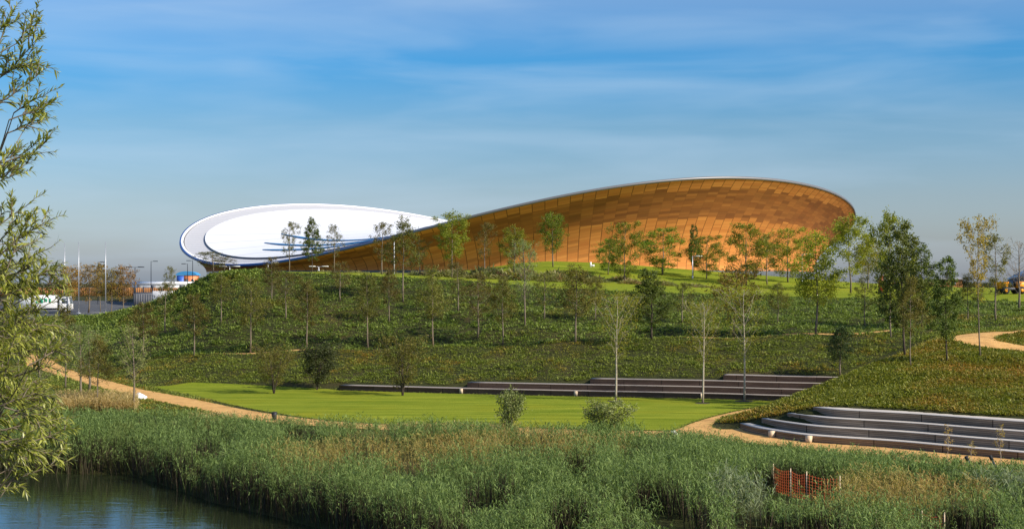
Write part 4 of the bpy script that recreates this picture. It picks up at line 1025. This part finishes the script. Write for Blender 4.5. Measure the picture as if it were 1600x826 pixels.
for px, Y, top, lb in ((101, 226, 379, 'slim white mast at far left, touched by the willow twigs'), (123, 224, 378, 'slim white mast between the brown trees, middle of three'), (165, 212, 378, 'slim white mast standing by the kerb, rightmost of three')):
    x, y = at(px, Y); z = g1(x, y); h = CZ - (top - HZ) * Y / F - z
    r = empty('mast', (x, y, z)); tag(r, lb, 'mast', 'white masts in the car park')
    mb = MB(); mb.tube([(0, 0, -.1), (0, 0, h * .5), (0, 0, h)], [.085, .07, .05], 10); mb.build('pole', M['steel'], r, True)
    mb = MB(); mb.box((0, 0, .12), (.6, .6, .24), 0, .04); mb.build('base', M['steel'], r)
x, y = at(616, 196); z = g1(x, y); r = empty('mast', (x, y, z)); tag(r, 'white banded post on the ridge between two sparse trees', 'mast')
mb = MB(); mb.tube([(0, 0, -.1), (0, 0, 4.6)], [.07, .06], 8); mb.build('pole', M['white'], r, True)
mb = MB(); mb.box((0, 0, 4.66), (.3, .3, .12), 0, .03); mb.build('cap', M['darksteel'], r)
x, y = at(923, 216); z = g1(x, y); r = empty('bollard', (x, y, z)); tag(r, 'short pale bollard on the crest of the upper lawn', 'bollard')
mb = MB(); mb.tube([(0, 0, -.05), (0, 0, .85)], .13, 10); mb.build('post', M['white'], r, True); mb = MB(); mb.box((.35, 0, .28), (.45, .3, .35), 0, .06); mb.build('box', M['offwhite'], r)

# ------------------------------------------------------------------ far left buildings and vehicles
def shed():
    x, y = at(268, 455); z = g1(x, y); r = empty('long_shed', (x, y, z)); tag(r, 'long low white shed on the horizon at left', 'building')
    mb = MB(); mb.box((0, 0, 1.5), (24, 9, 3.0)); mb.build('wall', M['white'], r)
    mb = MB(); V = [(-12.3, -4.8, 2.9), (12.3, -4.8, 2.9), (12.3, 4.8, 2.9), (-12.3, 4.8, 2.9), (-12.3, 0, 3.7), (12.3, 0, 3.7)]
    mb.add(V, [(0, 1, 5, 4), (2, 3, 4, 5), (3, 2, 1, 0)], [(0, 4, 3), (1, 2, 5)]); mb.build('roof', M['white'], r)
    for i in range(5):
        mb = MB(); mb.box((-9 + i * 4.5, -4.52, 1.5), (1.6, .08, 2.1)); mb.build('door', M['greypanel'], r)
    x, y = at(294, 520); z = g1(x, y); r = empty('blue_building', (x, y, z)); tag(r, 'small blue and orange building behind the white shed', 'building')
    mb = MB(); mb.box((-2.2, 0, 2.6), (2.6, 6, 5.2)); mb.build('wall', M['blue'], r)
    mb = MB(); mb.box((1.3, -.2, 2.7), (4.4, 5.6, 5.4)); mb.build('panel', M['orange'], r)
    mb = MB(); a = np.linspace(0, PI, 13); k = 13
    V = np.concatenate([np.column_stack([np.cos(a) * 3.9, np.full(k, q), 5.3 + np.sin(a) * 1.5]) for q in (-3.2, 3.2)]); i = np.arange(k - 1)
    mb.add(V, np.stack([i, i + 1, i + 1 + k, i + k], 1)); mb.add(np.vstack([V[:k], [[0, -3.2, 5.3]]]), None, np.stack([i + 1, i, np.full(k - 1, k)], 1)); mb.build('roof', simple('blue_roof', (.05, .25, .5), .5), r)
    for dx in (0.2, 2.4):
        mb = MB(); mb.box((dx, -3.03, 3.2), (1, .08, 1.4)); mb.build('window', M['glass'], r)
    # timber hoarding and grey wall
    x, y = at(245, 380); z = g1(x, y); r = empty('hoarding', (x, y, z)); tag(r, 'rust brown board fence in front of the white shed', 'fence')
    mb = MB()
    for i in range(60): mb.box((-16 + i * .5, 0, 1.1 + .06 * math.sin(i * 2.3)), (.46, .08, 2.2))
    mb.build('boards', M['rust'], r)
    for i in range(13): mb = MB(); mb.box((-16 + i * 2.5, -.12, 1.2), (.16, .16, 2.5)); mb.build('post', M['darksteel'], r)
    x, y = at(65, 380); z = g1(x, y); r = empty('hoarding', (x, y, z)); tag(r, 'rust brown board fence behind the car park trees at far left', 'fence')
    mb = MB()
    for i in range(90): mb.box((-22 + i * .5, 0, 1.1 + .06 * math.sin(i * 1.7)), (.46, .08, 2.2))
    mb.build('boards', M['rust'], r)
    for i in range(18): mb = MB(); mb.box((-22 + i * 2.5, -.12, 1.2), (.16, .16, 2.5)); mb.build('post', M['darksteel'], r)
    x, y = at(238, 262); z = g1(x, y); r = empty('storage_container', (x, y, z)); tag(r, 'dark grey container behind the white trailer', 'container')
    mb = MB(); mb.box((0, 0, 1.45), (6.4, 2.4, 2.9), 0, .05); mb.build('body', M['greypanel'], r)
    mb = MB()
    for i in range(20): mb.box((-3 + i * .315, -1.24, 1.45), (.14, .08, 2.5))
    mb.build('ribs', M['greypanel'], r)
    mb = MB(); mb.box((0, 0, 2.95), (6.5, 2.5, .08)); mb.build('roof', M['steel'], r)
shed()
def lorry(px, Y, rz, L_, label, cab=True):
    x, y = at(px, Y); z = g1(x, y) + .04; r = empty('white_lorry' if cab else 'box_trailer', (x, y, z), rz); tag(r, label, 'lorry' if cab else 'trailer')
    b = MB(); b.box((-L_ * .12, 0, 1.9), (L_ * .72, 2.4, 2.1), 0, .06); b.build('box_body', M['white'], r)
    mk = MB()
    for i, (dx, dz, w_, h_) in enumerate(((-.6, .1, .5, .75), (.05, .2, .5, .55), (.7, .1, .35, .8), (-1.3, -.15, .45, .35))):
        mk.box((dx + L_ * .02, -1.212, 1.95 + dz), (w_, .02, h_), 0)
    mk.build('green_print', M['green_mark'], r)
    c = MB(); c.box((0, 0, .72), (L_ * .94, 1.1, .24)); c.build('chassis', M['darksteel'], r)
    if cab:
        c = MB(); V = np.array([(2.35, s, .55) for s in (-1.15, 1.15)] + [(4.0, s, .55) for s in (-1.15, 1.15)] + [(4.0, s, 1.5) for s in (-1.15, 1.15)] + [(3.75, s, 2.75) for s in (-1.1, 1.1)] + [(2.35, s, 2.75) for s in (-1.1, 1.1)])
        c.add(V, [(0, 2, 3, 1), (2, 4, 5, 3), (4, 6, 7, 5), (6, 8, 9, 7), (8, 0, 1, 9)]); c.add(V, [(0, 8, 6, 4), (1, 5, 7, 9)], [(0, 4, 2), (1, 3, 5)]); o = c.build('cab', M['white'], r)
        g_ = MB(); g_.box((3.15, -1.135, 2.05), (.85, .04, .8)); g_.build('side_window', M['glass'], o)
        g_ = MB(); g_.add([(4.01, -1, 1.55), (4.01, 1, 1.55), (3.80, .98, 2.6), (3.80, -.98, 2.6)], [(0, 1, 2, 3)]); g_.build('windscreen', M['glass'], o)
        for s in (-.85, .85): g_ = MB(); g_.box((4.02, s, .85), (.06, .3, .2)); g_.build('headlight', M['offwhite'], o)
    for dx in ((-L_ * .38, -L_ * .22, 3.2) if cab else (-L_ * .38, -L_ * .22, L_ * .3)):
        for s in (-1, 1):
            t_ = MB(); t_.tube([(dx, s * .82, .5), (dx, s * 1.16, .5)], .5, 18); o = t_.build('wheel', M['rubber'], r, False)
            h_ = MB(); h_.tube([(dx, s * 1.165, .5), (dx, s * 1.19, .5)], .24, 12); h_.build('hub', M['steel'], o)
lorry(72, 226, .1, 8., 'white lorry with green lettering parked behind the willow')
lorry(276, 226, .05, 7.5, 'white box trailer with green print half hidden by the hill', False)

# ------------------------------------------------------------------ right background
def dumper():
    x, y = at(1578, 186); z = g1(x, y) + .05; r = empty('site_dumper', (x, y, z), .15); r.scale = (1.12, 1.12, 1.12); tag(r, 'orange yellow site dumper on the upper lawn at the right edge', 'construction vehicle')
    s = MB(); V = [(-1.75, -.8, 1.45), (-.55, -.8, 1.45), (-.55, .8, 1.45), (-1.75, .8, 1.45), (-1.45, -.55, .65), (-.6, -.55, .65), (-.6, .55, .65), (-1.45, .55, .65)]
    s.add(V, [(4, 5, 1, 0), (5, 6, 2, 1), (6, 7, 3, 2), (7, 4, 0, 3), (7, 6, 5, 4)]); s.build('skip', M['yellow'], r)
    s = MB(); s.box((0, 0, .6), (2.6, .7, .3), 0, .04); s.build('chassis', M['darksteel'], r)
    s = MB(); s.box((1.2, 0, 1.05), (1.0, 1.25, .85), 0, .12); o = s.build('engine_cover', M['yellow'], r)
    s = MB(); s.box((1.72, 0, 1.0), (.05, .8, .5)); s.build('grille', M['rubber'], o)
    s = MB(); s.box((.35, 0, .98), (.5, .5, .16), 0, .05); s.box((.58, 0, 1.25), (.1, .5, .5), 0, .04); s.build('seat', M['rubber'], r)
    s = MB()
    for q in (-.5, .5): s.tube([(.75, q, .8), (.75, q, 2.3)], .04, 6)
    s.tube([(.75, -.5, 2.3), (.75, .5, 2.3)], .04, 6); s.build('roll_bar', M['darksteel'], r)
    s = MB(); s.tube([(-.25, 0, .8), (-.05, 0, 1.25)], .03, 6); a = np.linspace(0, 2 * PI, 13); s.tube(np.column_stack([-.05 + .08 * np.cos(a), .2 * np.sin(a), 1.27 + .08 * np.cos(a)]), .02, 5, False); s.build('steering_wheel', M['rubber'], r)
    for dx in (-.95, 1.05):
        for q in (-1, 1):
            t_ = MB(); t_.tube([(dx, q * .55, .45), (dx, q * .92, .45)], .45, 18); o = t_.build('wheel', M['rubber'], r)
            t_ = MB(); t_.tube([(dx, q * .925, .45), (dx, q * .95, .45)], .2, 12); t_.build('hub', M['yellow'], o)
dumper()
def redarm():
    x, y = at(1377, 196); z = g1(x, y); r = empty('barrier_gate', (x, y, z)); tag(r, 'dark red upright post with a level arm beside the dark tree cluster', 'barrier')
    s = MB(); s.box((0, 0, 1.1), (.75, .5, 2.2), 0, .12); s.box((.05, 0, 2.3), (.45, .4, .4), 0, .12); s.build('housing', M['red'], r)
    s = MB(); s.box((1.9, 0, 1.35), (3.2, .12, .2), 0, .03); s.build('arm', M['red'], r)
    s = MB(); s.box((0, 0, .08), (1.1, .8, .2), 0, .03); s.build('base', M['darksteel'], r)
redarm()
def huts():
    x, y = at(1462, 330); z = g1(x, y); r = empty('brown_hut', (x, y, z)); tag(r, 'low brown hut on the horizon behind the forked tree', 'building')
    s = MB(); s.box((0, 0, 1.15), (11, 5, 2.3)); s.build('wall', M['rust'], r)
    s = MB(); V = [(-5.8, -3, 2.2), (5.8, -3, 2.2), (5.8, 3, 2.2), (-5.8, 3, 2.2), (-5.8, 0, 2.8), (5.8, 0, 2.8)]
    s.add(V, [(0, 1, 5, 4), (2, 3, 4, 5), (3, 2, 1, 0)], [(0, 4, 3), (1, 2, 5)]); s.build('roof', M['greypanel'], r)
    for dx in (-3.4, 0, 3.4): s = MB(); s.box((dx, -2.53, 1.3), (1.1, .08, .8)); s.build('window', M['glass'], r)
    x, y = at(1606, 300); z = g1(x, y); r = empty('grey_shed', (x, y, z)); tag(r, 'pitched grey shed behind the leafless tree at the right edge', 'building')
    s = MB(); s.box((0, 0, 1.2), (6.5, 6, 2.4)); s.build('wall', M['greypanel'], r)
    s = MB(); V = [(-3.5, -3.2, 2.3), (3.5, -3.2, 2.3), (3.5, 3.2, 2.3), (-3.5, 3.2, 2.3), (0, -3.2, 4.1), (0, 3.2, 4.1)]
    s.add(V, [(0, 4, 5, 3), (4, 1, 2, 5), (3, 2, 1, 0)], [(0, 1, 4), (2, 3, 5)]); s.build('roof', M['steel'], r)
    s = MB(); s.box((0, -3.03, 1.0), (1.6, .08, 2)); s.build('door', M['darksteel'], r)
huts()
# railing at the foot of the timber wall
x0, y0 = at(1165, 236); x1, y1 = at(1320, 232); r = empty('railing', (x0, y0, g1(x0, y0))); tag(r, 'grey metal railing along the foot of the timber wall at right', 'railing')
s = MB(); n_ = 60; zb0 = g1(x0, y0); Pr = []
for i in range(n_ + 1):
    t_ = i / n_; xx = (x1 - x0) * t_; yy = (y1 - y0) * t_; zz = g1(x0 + xx, y0 + yy) - zb0; Pr.append((xx, yy, zz))
    s.tube([(xx, yy, zz), (xx, yy, zz + 1.1)], .025, 5)
s.build('bars', M['greypanel'], r)
s = MB(); s.tube([(a, b, c + 1.12) for a, b, c in Pr], .035, 6); s.tube([(a, b, c + .2) for a, b, c in Pr], .025, 6); s.build('rail', M['steel'], r)

# ------------------------------------------------------------------ small things near the paths
def blob(name, px, py, size, material, label, cat, seed, zoff=0.):
    x, y, z = hit(px, py); rng = np.random.default_rng(seed)
    import bmesh
    bm = bmesh.new(); bmesh.ops.create_icosphere(bm, subdivisions=3, radius=1)
    for v in bm.verts:
        k = 1 + .13 * math.sin(v.co.x * 5 + seed) * math.sin(v.co.y * 4 + 1) + .09 * math.sin(v.co.z * 9 + v.co.x * 7)
        v.co = Vector((v.co.x * size[0] * k, v.co.y * size[1] * k, max(v.co.z, -.35) * size[2] * k + .3 * size[2]))
    me = bpy.data.meshes.new(name); bm.to_mesh(me); bm.free(); me.materials.append(material)
    for p in me.polygons: p.use_smooth = True
    o = obj(name, me); o.location = (x, y, z + .05 + zoff); o.rotation_euler[2] = .2
    return tag(o, label, cat)
o = blob('bulk_sack', 218, 624, (.55, .5, .38), M['white'], 'white sack lying on the sandy path', 'sack', 2)
o.name = 'bulk_sack'
o = blob('rubble_bag', 1053, 683, (.22, .2, .32), M['offwhite'], 'small pale bag at the path edge by the fork', 'bag', 5)
def binn():
    x, y, z = hit(430, 656); y -= .4; r = empty('litter_bin', (x, y, z + .04)); tag(r, 'black litter bin at the front edge of the sandy path', 'bin')
    s = MB(); a = np.linspace(0, 2 * PI, 17)[:-1]; s.tube([(0, 0, 0), (0, 0, .42), (0, 0, .5)], [.15, .19, .2], 14); s.build('body', M['darksteel'], r)
    s = MB(); s.tube([(0, 0, .5), (0, 0, .54), (0, 0, .58)], [.215, .215, .12], 14); s.build('lid', M['rubber'], r)
binn()
for px, py, lb in ((1519, 724, 'short dark tilted post in the reeds below the curved steps, left one'), (1557, 722, 'short dark tilted post in the reeds below the curved steps, right one')):
    x, y = at(px, 70); z = g1(x, y); r = empty('tilted_post', (x, y, z)); tag(r, lb, 'post', 'tilted posts below the curved steps')
    s = MB(); s.tube([(.22, 0, -.1), (-.22, 0, .75)], .055, 8); s.build('shaft', M['darksteel'], r); s = MB(); s.tube([(-.22, 0, .75), (-.32, 0, .95)], .085, 10); s.build('head', M['rubber'], r)
# orange mesh fence with timber stakes
def mesh_fence(pts, label, h=1.0):
    root = empty('mesh_fence', (*pts[0], g1(*pts[0]))); o0 = np.array([*pts[0], g1(*pts[0])]); tag(root, label, 'fence', 'orange mesh fences in the reeds')
    P3 = np.array([(a, b, max(g1(a, b), -1.6)) for a, b in pts]); s = MB()
    rng = np.random.default_rng(4)
    for p, q in zip(P3[:-1], P3[1:]):
        l = np.linalg.norm(q - p); n = max(2, int(l / .16)); sag = .12
        for i in range(n + 1):
            t = i / n; b = p + (q - p) * t - o0; tp_ = h - sag * math.sin(PI * t)
            s.tube([b, b + np.array([0, .03 * math.sin(i), tp_])], .011, 3, False)
        for k in range(9):
            f = (k + .5) / 9
            s.tube([p + (q - p) * t - o0 + np.array([0, .03 * math.sin(t * 30), f * (h - sag * math.sin(PI * t))]) for t in np.linspace(0, 1, 8)], .012, 3, False)
    s.build('mesh', simple('orange_mesh', (.50, .11, .03), .6, var=.2), root)
    for p in P3:
        s = MB(); s.box(tuple(p - o0 + np.array([0, -.05, h / 2])), (.04, .04, h + .15), 0); s.build('stake', M['cream'], root)
mesh_fence([at(1208, 66.5), at(1235, 65), at(1260, 64), at(1312, 62.5)], 'orange plastic mesh fence with stakes in the gap of the reeds', 1.25)
mesh_fence([at(1368, 56.5), at(1440, 55.5), at(1475, 55)], 'lower orange mesh fence sunk in the brown sedge at right', .95)
print('objects', len(bpy.data.objects), 'verts', sum(len(m_.vertices) for m_ in bpy.data.meshes))
